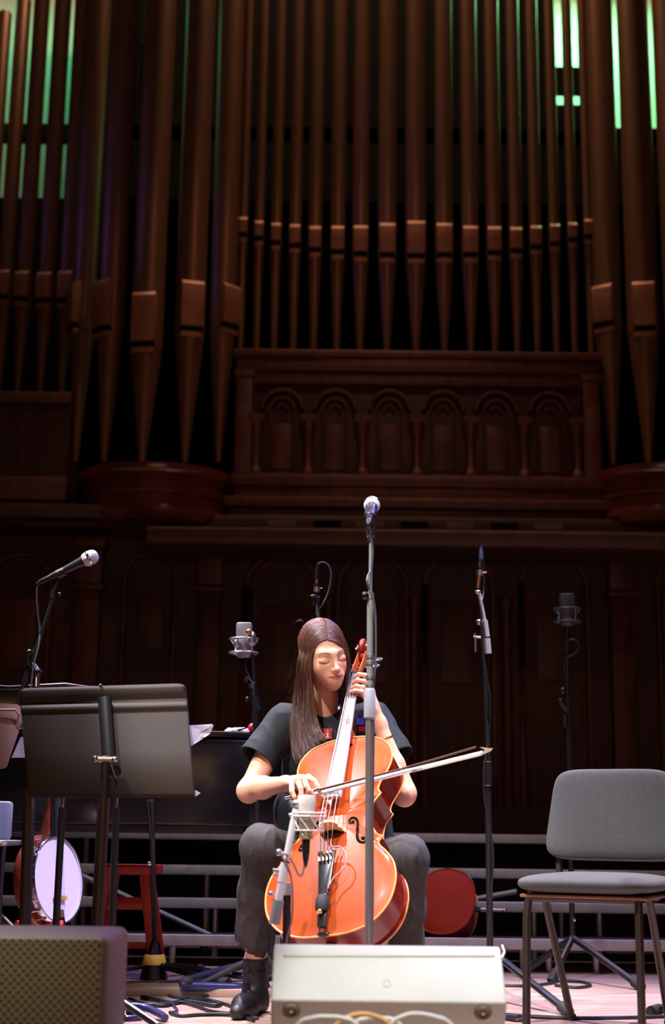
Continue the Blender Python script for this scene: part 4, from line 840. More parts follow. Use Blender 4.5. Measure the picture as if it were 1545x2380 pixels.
def cello(label, full=True, cat_='cello'):
    t = empty('cello', (0, 0, 0), label, cat_)
    B = lambda nm, mb, mt, par=None, **k_: mb.build(nm, mt, par or t, local=True, **k_)
    B('front_plate', plate(MB(), 0, ARCH, 1, 1.0), VAR, sharp=50)
    n = len(OUT)
    ed = MB().tube([(x * 1.0, -.0005, z) for x, z in OUT], .0034, 8, closed=True); B('front_edge', ed, EDG)
    sh = [(x * .975, .40 + (z - .40) * .985) for x, z in OUT]
    B('ribs', MB().add([(x, .003, z) for x, z in sh] + [(x, .117, z) for x, z in sh], [(j, (j + 1) % n, n + (j + 1) % n, n + j) for j in range(n)]), RIB, sharp=60)
    B('back_plate', plate(MB(), .12, .02, -1, 1.0), RIB if full else mat('matt_orange_varnish', srgb(168, 44, 16), .6, spec=.1, col2=srgb(140, 34, 14), vscale=3), sharp=50)
    B('back_edge', MB().tube([(x, .1205, z) for x, z in OUT], .003, 8, closed=True), EDG if full else RIB)
    if full:
        for s in (-1, 1):
            pts = [(.045, .425), (.038, .420), (.034, .428), (.040, .440), (.052, .438), (.060, .424), (.063, .395), (.067, .362), (.076, .345), (.090, .340), (.098, .350), (.094, .362), (.086, .358)]
            P_ = cat([(s * (x + .018), 0, z - .035) for x, z in pts], 5); P_ = [Vector((p.x, arch_y(p.x, p.z) - .0008, p.z)) for p in P_]
            k_ = len(P_); rs = [.0022 + .0035 * math.sin(PI * i / (k_ - 1)) for i in range(k_)]; rs[0] = .004; rs[-1] = .004
            f_ = MB().tube(P_, rs, 8, flat=.25, ref=(1, 0, 0)); f_.ball(P_[0], (.007, .0018, .007), 12).ball(P_[-1], (.008, .0018, .008), 12); B('f_hole', f_, BLACKHOLE)
            pass
    # neck, fingerboard, nut, pegbox, scroll
    fy = lambda z: -(.0 + (.079 - .0) * (1.045 - z) / .69) - .002
    vs = []
    st_ = 24
    for i in range(st_ + 1):
        z = .462 + (1.045 - .462) * i / st_; hw = (.031 + (.0155 - .031) * i / st_)
        for j in range(9):
            u = -1 + j / 4; vs.append((hw * u, fy(z) - .007 * (1 - u * u) , z))
        vs.append((hw, fy(z) + .010, z)); vs.append((-hw, fy(z) + .010, z))
    m_ = 11; fs = [(i * m_ + j, i * m_ + (j + 1) % m_, (i + 1) * m_ + (j + 1) % m_, (i + 1) * m_ + j) for i in range(st_) for j in range(m_)] + [tuple(range(m_)), tuple(st_ * m_ + j for j in reversed(range(m_)))]
    B('fingerboard', MB().add(vs, fs), FBM)
    B('neck', MB().tube([(0, fy(.74) + .034, .72), (0, fy(.76) + .030, .755), (0, fy(.80) + .016, .80), (0, fy(.9) + .013, .9), (0, fy(1.04) + .014, 1.04), (0, fy(1.05) + .018, 1.06)], [.026, .024, .0165, .0155, .0155, .017], 20), RIB)
    B('neck_heel', MB().prism([(-.022, .74), (.022, .74), (.018, .79), (-.018, .79)], fy(.78) + .02, .10), RIB, bevel=.006)
    B('nut', MB().box((0, fy(1.045) - .003, 1.047), (.032, .016, .006)), EBO, bevel=.001)
    for s in (-1, 1):
        B('pegbox_cheek', MB().add([(s * .013, fy(1.05) - .006, 1.05), (s * .013, fy(1.05) + .022, 1.05), (s * .011, .075, 1.17), (s * .011, .035, 1.185)] + [(s * .019, fy(1.05) - .006, 1.05), (s * .019, fy(1.05) + .022, 1.05), (s * .017, .075, 1.17), (s * .017, .035, 1.185)], [(0, 1, 2, 3), (7, 6, 5, 4), (0, 4, 5, 1), (1, 5, 6, 2), (2, 6, 7, 3), (3, 7, 4, 0)]), VAR, bevel=.003)
    B('pegbox_back', MB().add([(-.015, fy(1.05) + .012, 1.05), (.015, fy(1.05) + .012, 1.05), (.013, .065, 1.175), (-.013, .065, 1.175), (-.015, fy(1.05) + .024, 1.05), (.015, fy(1.05) + .024, 1.05), (.013, .08, 1.175), (-.013, .08, 1.175)], [(0, 1, 2, 3), (7, 6, 5, 4), (0, 4, 5, 1), (1, 5, 6, 2), (2, 6, 7, 3), (3, 7, 4, 0)]), RIB, bevel=.003)
    # spiral scroll
    sp_pts = []; rs = []
    for i in range(46):
        a = i / 45 * 4.2 * PI; rad = .034 * (1 - i / 52) ; sp_pts.append(Vector((0, .052 + rad * math.cos(a + 2.2) * .9, 1.205 + rad * math.sin(a + 2.2)))); rs.append(.011 * (1 - i / 90))
    sc = MB().tube(sp_pts, rs, 12, ref=(1, 0, 0)); 
    for s in (-1, 1):
        sc.lathe([(.029, 0), (.031, .010), (.026, .013), (.020, .014), (.020, .020), (.014, .022), (.011, .022), (.011, .030), (.006, .032), (0, .032)], (0, .050, 1.208), (s, 0, 0), 28)
    B('scroll', sc.ball((0, .055, 1.18), (.016, .022, .03)), RIB)
    for i, (s, z) in enumerate(((-1, 1.075), (1, 1.095), (-1, 1.125), (1, 1.145))):
        y = fy(1.05) + .012 + (z - 1.05) * .45
        B('tuning_peg', MB().tube([(-s * .022, y, z), (s * .022, y, z), (s * .034, y, z), (s * .036, y, z)], [.004, .0055, .007, .004], 12).ball((s * .058, y, z), (.020, .0055, .013), 16), EBO)
    if full:
        by = -.0895; bz = .356
        bo = [(-.045, -.020), (-.046, -.026), (-.030, -.026), (-.026, -.036), (-.014, -.047), (0, -.044), (.014, -.047), (.026, -.036), (.030, -.026), (.046, -.026), (.045, -.020), (.040, -.034), (.038, -.052), (.030, -.058), (.033, -.070), (.026, -.083), (.012, -.0895), (-.012, -.0895), (-.026, -.080), (-.034, -.068), (-.030, -.058), (-.038, -.052), (-.040, -.034)]
        n2 = len(bo); B('bridge', MB().add([(x, y, bz - .004) for x, y in bo] + [(x, y, bz + .005) for x, y in bo], [tuple(range(n2)), tuple(reversed(range(n2, 2 * n2)))] + [(i, (i + 1) % n2, n2 + (i + 1) % n2, n2 + i) for i in range(n2)]), BRG, sharp=30)
        sx = [-.024, -.008, .008, .024]; sy = [-.083, -.0895, -.0895, -.085]
        for i in range(4):
            nx = -.011 + i * .0073; B('string', MB().tube([(sx[i] * .72, -.062, .262), (sx[i], sy[i] - .002, bz), (nx, fy(1.047) - .013, 1.05)], .0011 if i else .0015, 6), mat('steel_string', (.85, .85, .9, 1), .2, 1.))
        tp_ = [(-.030, .268), (.030, .268), (.026, .235), (.016, .10), (.0135, .016), (-.0135, .016), (-.016, .10), (-.026, .235)]
        tyy = lambda z: -(.030 + (z - .055) / .213 * .028)
        n2 = len(tp_); tpc = B('tailpiece', MB().add([(x, tyy(z) - (.006 if abs(x) < .02 else 0), z) for x, z in tp_] + [(x, tyy(z) + .008, z) for x, z in tp_], [tuple(range(n2)), tuple(reversed(range(n2, 2 * n2)))] + [(i, (i + 1) % n2, n2 + (i + 1) % n2, n2 + i) for i in range(n2)]), EBO, bevel=.002)
        for i in range(4):
            x = sx[i] * .8; B('fine_tuner', MB().cyl((x, -.060, .250), (x, -.070, .247), .004, n=10).box((x, -.060, .240), (.006, .006, .022)), mat('brass', None) if i in (1, 2) else CHROME, tpc)
            B('string_winding', MB().tube([(sx[i] * .72, -.063, .268), (sx[i] * .80, -.070, .305)], .0018, 6), mat('steel_string', None), tpc)
        B('tail_cord', MB().tube([(-.008, tyy(.06), .058), (-.010, -.012, .004), (-.006, .0, -.003), (.006, .0, -.003), (.010, -.012, .004), (.008, tyy(.06), .058)], .002, 8), CABLE, tpc)
        B('saddle', MB().box((0, -.006, .004), (.036, .014, .010)), EBO, bevel=.002)
        B('string_mute', MB().tube([(0, -.044, .112), (0, -.043, .10), (0, -.040, .072), (0, -.038, .062)], [.016, .021, .022, .017], 20), RUBBER)
        B('gold_tip', MB().lathe([(.009, 0), (.009, .006), (0, .008)], (-.002, -.048, .058), (0, -.3, -1), 16), mat('brass', None))
        B('pickup_cable', MB().tube(cat([(.018, -.07, .30), (.02, -.066, .275), (.05, -.066, .268), (.072, -.062, .235), (.066, -.058, .195), (.035, -.056, .165), (.014, -.052, .125), (.012, -.05, .105)], 6), .0024, 8), mat('pinkish_cable', srgb(170, 130, 130), .5))
        for i in range(3): B('pickup_band', MB().cyl((.013, -.052, .118 + i * .009), (.014, -.053, .123 + i * .009), .0045, n=10), CHROME)
        B('fingerboard_tape', MB().box((.012, fy(.80) - .0075, .80), (.012, .0008, .022)), mat('tape_mark', srgb(120, 60, 60), .5))
    ep = B('endpin', MB().cyl((0, .06, -.02), (0, .06, -.345 if full else -.16), .005, n=12), STEEL)
    B('endpin_collar', MB().lathe([(.014, -.03), (.017, -.022), (.020, -.006), (.016, .002)], (0, .06, 0), n=20), EBO, ep)
    if not full: B('endpin_tip', MB().ball((0, .06, -.165), .011, 12), CHROME, ep)
    return t
def eul(a, b_, c): return Matrix.Rotation(c, 4, 'Z') @ Matrix.Rotation(a, 4, 'X') @ Matrix.Rotation(b_, 4, 'Y')
CM = Matrix.Translation((-.00940896, 4.46620476, .28492608)) @ eul(-.58586568, -.16008363, -.44976636) @ Matrix.Scale(.9947, 4)
ce = cello('orange-varnished cello played by the seated person'); ce.matrix_world = CM
ce2 = cello('orange cello lying on its side on the riser, back outwards', False)
# lying cello: axis horizontal, lower bout to the right, back towards the camera and leaning
c2 = at(1100, 2090, 6.60); zr = r1.children[0].data.vertices[0].co.z + r1.location.z
axis = Vector((-1, .28, .02)).normalized(); bk = Vector((-.15, -.80, .62)); bk = (bk - axis * bk.dot(axis)).normalized(); sd = bk.cross(axis)
M2 = Matrix.Identity(4)
for i in range(3): M2[i][0] = sd[i]; M2[i][1] = bk[i]; M2[i][2] = axis[i]
ce2.matrix_world = Matrix.Translation(c2 - bk * .12) @ M2 @ Matrix.Scale(.80, 4)
# ---------------------------------------------------------------- bow
bw = empty('cello_bow', tuple(at(700, 1856, 4.72)), 'cello bow held in the right hand, tip pointing right', 'bow')
h0, h1 = at(700, 1853, 4.715), at(1122, 1750, 4.50); s0_, s1_ = at(676, 1852, 4.715), at(1106, 1736, 4.50)
up = Vector((0, -.1, 1)).normalized()
MB().tube([h0 + Vector((0, 0, .0)), h1], .0075, 8, flat=.3, ref=(0, .2, 1)).build('bow_hair', mat('horse_hair', srgb(250, 246, 244), .8), bw)
sp = cat([s0_, s0_.lerp(s1_, .3) + up * -.003, s0_.lerp(s1_, .6) + up * -.006, s1_], 8)
MB().tube(sp, [.0048 - .0016 * i / (len(sp) - 1) for i in range(len(sp))], 10).build('stick', mat('pernambuco', srgb(96, 60, 40), .25, coat=.5), bw)
d = (h1 - h0).normalized(); q = h1
MB().prism([(-.006, .019), (.004, .017), (.022, .010), (.034, .008), (.026, .001), (.006, -.004), (-.010, -.003), (.006, .006), (.004, .012)], -.005, .005, Matrix.Translation(q) @ Matrix.Rotation(-math.atan2(d.z, math.hypot(d.x, d.y)), 4, 'Y')).build('bow_tip', mat('pale_tip', srgb(200, 180, 150), .4), bw)
MB().prism([(0, 0), (.05, 0), (.045, .018), (0, .018)], -.006, .006, Matrix.Translation(h0 + Vector((-.01, 0, -.004))) @ Matrix.Rotation(-math.atan2(d.z, d.x), 4, 'Y')).build('frog', EBO, bw, bevel=.002)
MB().cyl(s0_ + (s0_ - s1_).normalized() * .02, s0_, .0055).build('screw_button', CHROME, bw)
MB().cyl(s0_.lerp(s1_, .06), s0_.lerp(s1_, .16), .0058).build('winding', CHROME, bw)
# ---------------------------------------------------------------- close condenser microphone on its boom
Yn = 4.15
t = empty('boom_microphone_stand', (at(664, 2300, Yn + .05).x, Yn + .05, 0), 'silver boom stand crossing the left side of the cello', 'microphone stand')
SV = mat('bright_silver_tube', (.95, .94, .98, 1), .35, .1)
MB().cyl(at(688, 1880, Yn), at(665, 2000, Yn), .0105, n=20).build('boom_tube', SV, t)
MB().cyl(at(666, 2000, Yn), at(663, 2006, Yn), .012).build('black_band', BLK, t)
MB().cyl(at(663, 2005, Yn), at(655, 2050, Yn), .0135).build('clutch', SV, t)
MB().cyl(at(655, 2050, Yn), at(646, 2096, Yn), .0115).build('boom_tail', SV, t)
MB().cyl(at(647, 2092, Yn), at(637, 2148, Yn), .016).build('counterweight', mat('grey_grip', None), t)
MB().ball(at(648, 1981, Yn), .010).cyl(at(648, 1981, Yn), at(664, 1984, Yn), .005).cyl(at(634, 2022, Yn), at(655, 2024, Yn), .005).cyl(at(634, 2033, Yn), at(655, 2035, Yn), .005).ball(at(630, 2077, Yn), .008).build('knob', STEEL, t)
MB().cyl(at(667, 2052, Yn + .04), at(667, 2080, Yn + .04), .014).build('pole_cap', mat('pale_cap', srgb(200, 195, 190), .5), t)
MB().cyl(at(667, 2078, Yn + .05), Vector((t.location.x, Yn + .05, .03)), .0115).build('pole', BLK, t)
MB().lathe([(.12, 0), (.122, .008), (.115, .02), (.02, .034)], (t.location.x, Yn + .05, 0), n=36).build('round_base', BLK, t)
MB().ball(at(690, 1868, Yn), (.016, .012, .012)).ball(at(702, 1878, Yn), .013).cyl(at(672, 1860, Yn), at(682, 1878, Yn), .007).cyl(at(672, 1895, Yn), at(700, 1890, Yn), .006).build('swivel_clamp', STEEL, t)
m_ = empty('condenser_microphone', tuple(at(712, 1900, Yn)), 'large champagne condenser microphone in a wire shock mount before the bridge', 'microphone')
CHM = mat('champagne_metal', srgb(240, 236, 222), .5, .0, bump=.25, bscale=500)
c = at(712, 1899, Yn)
W_ = .052
tpz = at(712, 1848, Yn).z; mz = at(712, 1888, Yn).z; bz_ = at(712, 1932, Yn).z
MB().lathe([(.0, tpz), (.024, tpz), (.026, tpz - .004), (.0255, mz + .02), (.0225, mz)], (c.x, c.y, 0), n=36).build('grille', CHM, m_)
MB().lathe([(.0225, mz), (.0235, mz - .003), (.0235, bz_ + .012), (.020, bz_), (.0, bz_)], (c.x, c.y, 0), n=36).build('body', mat('nickel_body', srgb(190, 175, 150), .3, .5), m_)
MB().lathe([(.016, bz_ - .022), (.020, bz_ - .02), (.020, bz_ - .010), (.018, bz_ - .008), (.018, bz_)], (c.x, c.y, 0), n=30).build('lock_ring', mat('pale_nickel', srgb(215, 200, 160), .3, .6), m_)
MB().tube([Vector((c.x, c.y, bz_ - .02)), Vector((c.x, c.y, bz_ - .055)), Vector((c.x, c.y, bz_ - .08)), Vector((c.x + .0, c.y, bz_ - .10))], [.0115, .011, .008, .003], 16).build('cable_plug', BLK, m_)
for z, r_ in ((at(712, 1889, Yn).z, .048), (at(712, 1897, Yn).z, .048), (at(712, 1930, Yn).z, .040)):
    MB().tube([Vector((c.x + .008 + r_ * math.cos(R(a)), c.y + r_ * .7 * math.sin(R(a)), z)) for a in range(0, 360, 12)], .0021, 8, closed=True).build('shock_mount_ring', SV, m_)
for i in range(8):
    a, b_ = R(i * 45), R(i * 45 + 45)
    z0_, z1_ = (at(712, 1893, Yn).z, at(712, 1915, Yn).z)
    MB().cyl(Vector((c.x + .008 + .048 * math.cos(a), c.y + .034 * math.sin(a), z0_)), Vector((c.x + .008 + .040 * math.cos(b_), c.y + .028 * math.sin(b_), at(712, 1930, Yn).z)), .0018, n=6).build('elastic', SV, m_)
cable('microphone_cable', [Vector((c.x, c.y, bz_ - .09)), at(707, 2000, Yn), at(706, 2020, Yn), at(700, 2035, Yn), at(693, 2032, Yn), at(685, 2015, Yn), at(674, 1995, Yn), at(662, 1985, Yn - .02), at(656, 1990, Yn - .02), at(666, 2010, Yn - .02), at(676, 2040, Yn), at(680, 2090, Yn), at(677, 2140, Yn), at(664, 2195, Yn), at(655, 2300, Yn)], .0030, 'pinkish cable looping under the champagne condenser microphone', mat('pinkish_cable', None), 8)
# ---------------------------------------------------------------- the cellist
A = lambda px, py, Y: np.array(at(px, py, Y))
person = empty('person', (0, 5.2, 0), 'seated cellist with long brown hair, dark T-shirt and wide dark trousers', 'person')
HM = Matrix.Translation((-.0223, 5.0286, 1.2018)) @ Matrix.Rotation(.3573, 4, 'Z') @ Matrix.Rotation(-.2045, 4, 'Y') @ Matrix.Rotation(.2297, 4, 'X') @ Matrix.Scale(1.06, 4)
HI = HM.inverted()
def hp(x, y, z): return HM @ Vector((x, y, z))
nb = A(752, 1662, 5.13); nbl = HI @ Vector(nb)
ex = .0315
head = [ell((0, .012, .028), (.070, .090, .084)), ell((0, -.016, -.030), (.0560, .071, .080), k=.03), ell((0, -.061, -.086), (.019, .020, .020), k=.036),
        ell((.034, -.050, -.028), (.022, .022, .024), k=.028), ell((-.034, -.050, -.028), (.022, .022, .024), k=.028),
        cone((-.038, -.066, .020), (-.010, -.077, .016), .008, .009, k=.02), cone((.038, -.066, .020), (.010, -.077, .016), .008, .009, k=.02),
        ell((ex, -.094, .000), (.018, .010, .0085), k=.016, op='sub'), ell((-ex, -.094, .000), (.018, .010, .0085), k=.016, op='sub'),
        ell((ex, -.0695, -.003), (.0150, .0125, .0110), k=.008), ell((-ex, -.0695, -.003), (.0150, .0125, .0110), k=.008),
        cone((0, -.079, .012), (0, -.100, -.028), .0045, .0068, k=.014), ell((0, -.103, -.033), (.0080, .0082, .0070), k=.007),
        ell((.0095, -.091, -.036), (.0055, .0075, .0052), k=.006), ell((-.0095, -.091, -.036), (.0055, .0075, .0052), k=.006),
        ell((0, -.074, -.061), (.028, .012, .018), k=.02),
        cone((-.026, -.0770, -.0560), (-.004, -.0868, -.0582), .0014, .0034, k=.006), cone((.026, -.0770, -.0560), (.004, -.0868, -.0582), .0014, .0034, k=.006),
        cone((-.022, -.0785, -.0600), (0, -.0852, -.0665), .0016, .0034, k=.007), cone((.022, -.0785, -.0600), (0, -.0845, -.0660), .0016, .0034, k=.007),
        cone((-.029, -.0795, -.0568), (0, -.0928, -.0612), .0008, .0008, k=.0015, op='sub'), cone((.029, -.0795, -.0568), (0, -.0928, -.0612), .0008, .0008, k=.0015, op='sub'),
        ell((.070, .014, -.012), (.005, .014, .024), k=.006), ell((-.070, .014, -.012), (.005, .014, .024), k=.006),
        cone((0, .022, -.055), tuple(nbl), .045, .050, k=.02)]
hv, hq = sdf_mesh(head, .0015); hv = relax(hv, hq, 2, .5)
lip = np.zeros(len(hv)); brow = np.zeros(len(hv)); flush = np.zeros(len(hv))
x, y, z = hv[:, 0], hv[:, 1], hv[:, 2]
lipc = np.clip(1.25 - np.sqrt((x / .029) ** 2 + ((z + .0620 - .14 * np.abs(x)) / (.0066 * np.clip(1.15 - np.abs(x) / .036, .15, 1))) ** 2), 0, 1) * 3; lip = np.clip(lipc, 0, 1) * (y < -.072)
for s in (-1, 1):
    u = (s * x - .013) / .038; zc = .0175 + .0075 * np.sin(np.clip(u, 0, 1) * 2.3) - .004 * np.clip(u, 0, 1)
    wdt = .0030 * np.clip(1.25 - .9 * u, .3, 1.0)
    brow = np.maximum(brow, np.clip(1.6 - np.abs(z - zc) / wdt, 0, 1) * ((u > 0) & (u < 1)) * (y < -.03))
lash = np.zeros(len(hv))
for s in (-1, 1):
    dx = (s * x - ex) / .0165; zc = -.0115 + .0045 * dx * dx
    lash = np.maximum(lash, np.clip(1.7 - np.abs(z - zc) / .0014, 0, 1) * (np.abs(dx) < 1.05) * (y < -.06))
mline = np.clip(1.6 - np.abs(z + .0612 - .15 * np.abs(x)) / .0008, 0, 1) * (np.abs(x) < .028) * (y < -.07)  # dark colour paints the shade of the groove between the lips
skin = np.array(srgb(230, 174, 142)[:3]); lipcol = np.array(srgb(176, 78, 72)[:3]); browcol = np.array(srgb(96, 62, 48)[:3])
col = np.tile(skin, (len(hv), 1)); fl = np.exp(-(((np.abs(x) - .036) / .02) ** 2 + ((z + .03) / .018) ** 2)) * (y < -.04) * .35
col = col * (1 - fl[:, None]) + np.array(srgb(224, 140, 122)[:3]) * fl[:, None]
for msk, c_ in ((lip * .8, lipcol), (mline * .6, np.array(srgb(96, 40, 36)[:3])), (brow * .75, browcol), (lash * .95, np.array(srgb(60, 36, 30)[:3]))): col = col * (1 - msk[:, None]) + c_ * msk[:, None]
M4 = np.array(HM); hw = hv @ M4[:3, :3].T + M4[:3, 3]
parts = [(hw, hq, col)]
# --- arms and hands
RS, RE, RW = A(660, 1678, 5.14), A(579, 1836, 5.04), A(664, 1821, 4.86)
LS, LE, LW = A(868, 1676, 5.16), A(938, 1842, 5.02), A(884, 1690, 5.03)
def hand(mcps, chains, wrist, pr=.0125, k=.006):
    pr_ = []
    for m_, ch_ in zip(mcps, chains):
        m_ = np.array(m_); pr_.append(cone(wrist + (m_ - wrist) * .12, m_, .0135, .0105, k=.012))
        pts = [m_] + [np.array(c_) for c_ in ch_]; rr_ = [.0100, .0088, .0078, .0066]
        for i in range(len(pts) - 1): pr_.append(cone(pts[i], pts[i + 1], rr_[i], rr_[i + 1], k=.0028))
    return pr_
mc = [A(717, 1806, 4.74), A(706, 1811, 4.72), A(692, 1815, 4.715), A(678, 1820, 4.72)]
chn = [[A(731, 1815, 4.70), A(738, 1828, 4.692), A(742, 1838, 4.69)], [A(713, 1828, 4.685), A(719, 1838, 4.68), A(725, 1846, 4.685)], [A(699, 1833, 4.675), A(700, 1846, 4.67), A(701, 1856, 4.68)], [A(678, 1840, 4.685), A(684, 1853, 4.68), A(690, 1864, 4.685)]]
arm = [cone(RS, RE, .050, .036, k=.02), cone(RE, RE * .62 + RW * .38, .037, .037, k=.02), cone(RE * .62 + RW * .38, RW, .036, .0235, k=.02), ell(RE + np.array((-.004, 0, -.006)), (.036, .036, .037), k=.02), cone(RW, (mc[1] + mc[2]) / 2, .0235, .019, k=.02)]
arm += hand(mc, chn, RW) + [cone(RW * .6 + mc[0] * .4 + np.array((0, .01, -.012)), A(706, 1838, 4.75), .0125, .0105, k=.008), cone(A(706, 1838, 4.75), A(722, 1850, 4.715), .0100, .0075, k=.004)]
v_, q_ = sdf_mesh(arm, .0024); v_ = relax(v_, q_, 1, .5); parts.append((v_, q_, np.tile(skin, (len(v_), 1))))
def cl(x, y, z): return np.array(CM @ Vector((x, y, z)))
fyl = lambda z: -(.079 * (1.045 - z) / .69) - .009
fz = [1.012, .985, .958, .938]
mc = [cl(.052, .028, fz[0] - .004), cl(.056, .030, fz[1] - .006), cl(.057, .034, fz[2] - .010), cl(.054, .040, fz[3] - .020)]
chn = []
for i, z_ in enumerate(fz):
    r_ = .002 * i; chn.append([cl(.046 - r_, -.016, z_ + .004), cl(.027 - r_, -.030, z_ + .002), cl(.010 - r_, fyl(z_) - .008, z_)])
wr = A(882, 1682, 5.03); pc = A(864, 1640, 5.02)
arm = [cone(LS, LE, .050, .037, k=.02), cone(LE, LE * .6 + wr * .4, .038, .036, k=.02), cone(LE * .6 + wr * .4, wr, .035, .0235, k=.02), ell(LE + np.array((.003, 0, -.008)), (.037, .038, .040), k=.02), cone(wr, pc, .024, .024, k=.02)]
arm += hand(mc, chn, pc + (wr - pc) * .4) + [cone(pc, cl(.030, .050, .975), .016, .0125, k=.012), cone(cl(.030, .050, .975), cl(-.004, .030, .99), .0120, .0095, k=.005)]
v_, q_ = sdf_mesh(arm, .0024); v_ = relax(v_, q_, 1, .5); parts.append((v_, q_, np.tile(skin, (len(v_), 1))))
# --- torso and legs under the clothes
RH, LH = A(712, 2020, 5.27), A(812, 2020, 5.27); RK, LK = A(610, 1968, 4.78), A(944, 1996, 4.70)
RA, LA = A(594, 2226, 4.99), A(932, 2262, 4.90)
NB = np.array(nb)
tor = [cone(NB, NB + np.array((.01, .03, -.1)), .05, .09, k=.04), cone(RS, LS, .048, .048, k=.04), ell(A(764, 1780, 5.21), (.145, .10, .17), k=.05), ell(A(762, 1960, 5.27), (.15, .11, .14), k=.06),
       cone(RH, RK, .078, .055, k=.03), cone(LH, LK, .078, .055, k=.03), cone(RK, RA, .052, .034, k=.03), cone(LK, LA, .052, .034, k=.03), cone(RA, RA + np.array((0, .0, -.11)), .032, .028, k=.02), cone(LA, LA + np.array((0, 0, -.10)), .032, .028, k=.02)]
v_, q_ = sdf_mesh(tor, .006); v_ = relax(v_, q_, 2, .5); parts.append((v_, q_, np.tile(skin, (len(v_), 1))))
vs, qs, cs_ = [], [], []; off = 0
for v_, q_, c_ in parts: vs.append(v_); qs.append(q_ + off); cs_.append(c_); off += len(v_)
cc = np.concatenate(cs_); cc = np.c_[cc, np.ones(len(cc))]
SKIN = mat('skin', srgb(226, 172, 148), .48, sss=.12, attr='tint', spec=.4)
np_obj('body', np.concatenate(vs), np.concatenate(qs), SKIN, person, cc)
# --- T-shirt
def wr_(v, q, amp, fr, dirv=None, it=1):
    bm = bmesh.new(); me = bpy.data.meshes.new('tmp'); me.from_pydata(v.tolist(), [], q.tolist()); bm.from_mesh(me); bmesh.ops.recalc_face_normals(bm, faces=bm.faces); bm.normal_update()
    out_ = []
    for vv in bm.verts:
        p = vv.co; s_ = Vector((p.x * fr[0], p.y * fr[1], p.z * fr[2])); n_ = noise.noise(s_) * .6 + (1 - abs(noise.noise(s_ * 1.7 + Vector((3, 1, 7))))) ** 3 * .5 - .35
        out_.append(p + vv.normal * n_ * amp)
    bm.free(); bpy.data.meshes.remove(me); return np.array([tuple(p) for p in out_])
SHIRT = mat('black_green_cotton', srgb(19, 30, 33), .85, var=.06, vscale=60, bump=.15, bscale=400)
RHm, LHm = A(596, 1766, 5.08), A(925, 1764, 5.09)
rdir = (RHm - RS) / np.linalg.norm(RHm - RS); ldir = (LHm - LS) / np.linalg.norm(LHm - LS)
sh = [cone(RS + np.array((.01, 0, -.004)), LS + np.array((-.01, 0, -.004)), .060, .060, k=.03), cone(NB + np.array((0, .02, -.02)), NB + np.array((0, .04, -.14)), .070, .115, k=.05),
      ell(A(764, 1790, 5.21), (.168, .118, .20), k=.07), ell(A(776, 1930, 5.26), (.185, .135, .17), k=.06), cone(A(680, 1880, 5.2), A(690, 2010, 5.25), .07, .08, k=.04), cone(A(870, 1880, 5.22), A(868, 2010, 5.25), .065, .075, k=.04),
      cone(RS, RHm, .060, .070, k=.05, clip=True), cone(LS, LHm, .060, .066, k=.05, clip=True),
      cone(RHm - rdir * .045, RHm + rdir * .06, .058, .066, k=.004, op='sub'), cone(LHm - ldir * .045, LHm + ldir * .06, .055, .062, k=.004, op='sub'),
      ell(NB + np.array((.004, -.03, .058)), (.066, .080, .062), k=.01, op='sub')]
v_, q_ = sdf_mesh(sh, .0045); v_ = relax(v_, q_, 2, .5); v_ = wr_(v_, q_, .010, (9, 9, 4.5))
shirt = np_obj('t_shirt', v_, q_, SHIRT, person)
T_ = BVHTree.FromPolygons([tuple(p) for p in v_], [tuple(int(a) for a in f_) for f_ in q_])
def hit(px, py, T=T_, off=.0):
    d = ray(px, py).normalized(); h_ = T.ray_cast(CC, d); return (h_[0] - d * off) if h_[0] else None
RTL = mat('red_print', srgb(190, 20, 30), .6); WPR = mat('white_print', srgb(225, 215, 215), .6)
def tile(x0, y0, x1, y1, m_, off, nm, th=.002):
    P_ = []
    for px, py in ((x0, y0), (x1, y0), (x1, y1), (x0, y1)):
        p = hit(px, py, off=off); 
        if p is None: return None
        P_.append(p)
    return MB().add(P_ + [p + Vector((0, th, 0)) for p in P_], [(0, 1, 2, 3), (7, 6, 5, 4), (0, 4, 5, 1), (1, 5, 6, 2), (2, 6, 7, 3), (3, 7, 4, 0)]).build(nm, m_, shirt)
for a in ((752, 1693, 771, 1718, RTL, .005, 'print_tile'), (738, 1693, 751, 1720, RTL, .005, 'print_tile'), (757, 1703, 764, 1705, WPR, .008, 'print_letter'), (759.5, 1704, 763, 1714, WPR, .008, 'print_letter'), (757, 1713, 766, 1715, WPR, .008, 'print_letter'), (759.5, 1697, 763, 1700, WPR, .008, 'print_letter'), (741, 1712, 750, 1714.5, WPR, .008, 'print_letter'),
          (832, 1688, 852, 1700, RTL, .005, 'print_tile'), (828, 1668, 846, 1684, mat('blue_print', srgb(70, 70, 190), .6), .005, 'print_tile')):
    tile(*a)
# --- trousers
PANT = mat('dark_grey_trouser_cloth', srgb(60, 57, 55), .9, var=.08, vscale=50, bump=.2, bscale=500)
def leg(H_, K_, Hem, rk, rh, ctr):
    d_ = (Hem - K_) / np.linalg.norm(Hem - K_)
    return [cone(H_, K_, .100, rk, k=.03), cone(K_, K_ * .55 + Hem * .45, rk, rk * .82, k=.03), cone(K_ * .55 + Hem * .45, Hem, rk * .82, rh, k=.03, clip=True), cone(Hem - d_ * .05, Hem + d_ * .05, rh - .007, rh + .004, k=.004, op='sub')]
pants = [ell((RH + LH) / 2 + np.array((0, .03, 0)), (.19, .14, .12), k=.04)]
RHem, LHem = A(581, 2196, 4.95), A(944, 2240, 4.86)
legs = leg(RH, RK, RHem, .072, .056, 0) + leg(LH, LK, LHem, .072, .062, 0)
subs = [p for p in legs if p['op'] == 'sub']; legs = [p for p in legs if p['op'] == 'add']
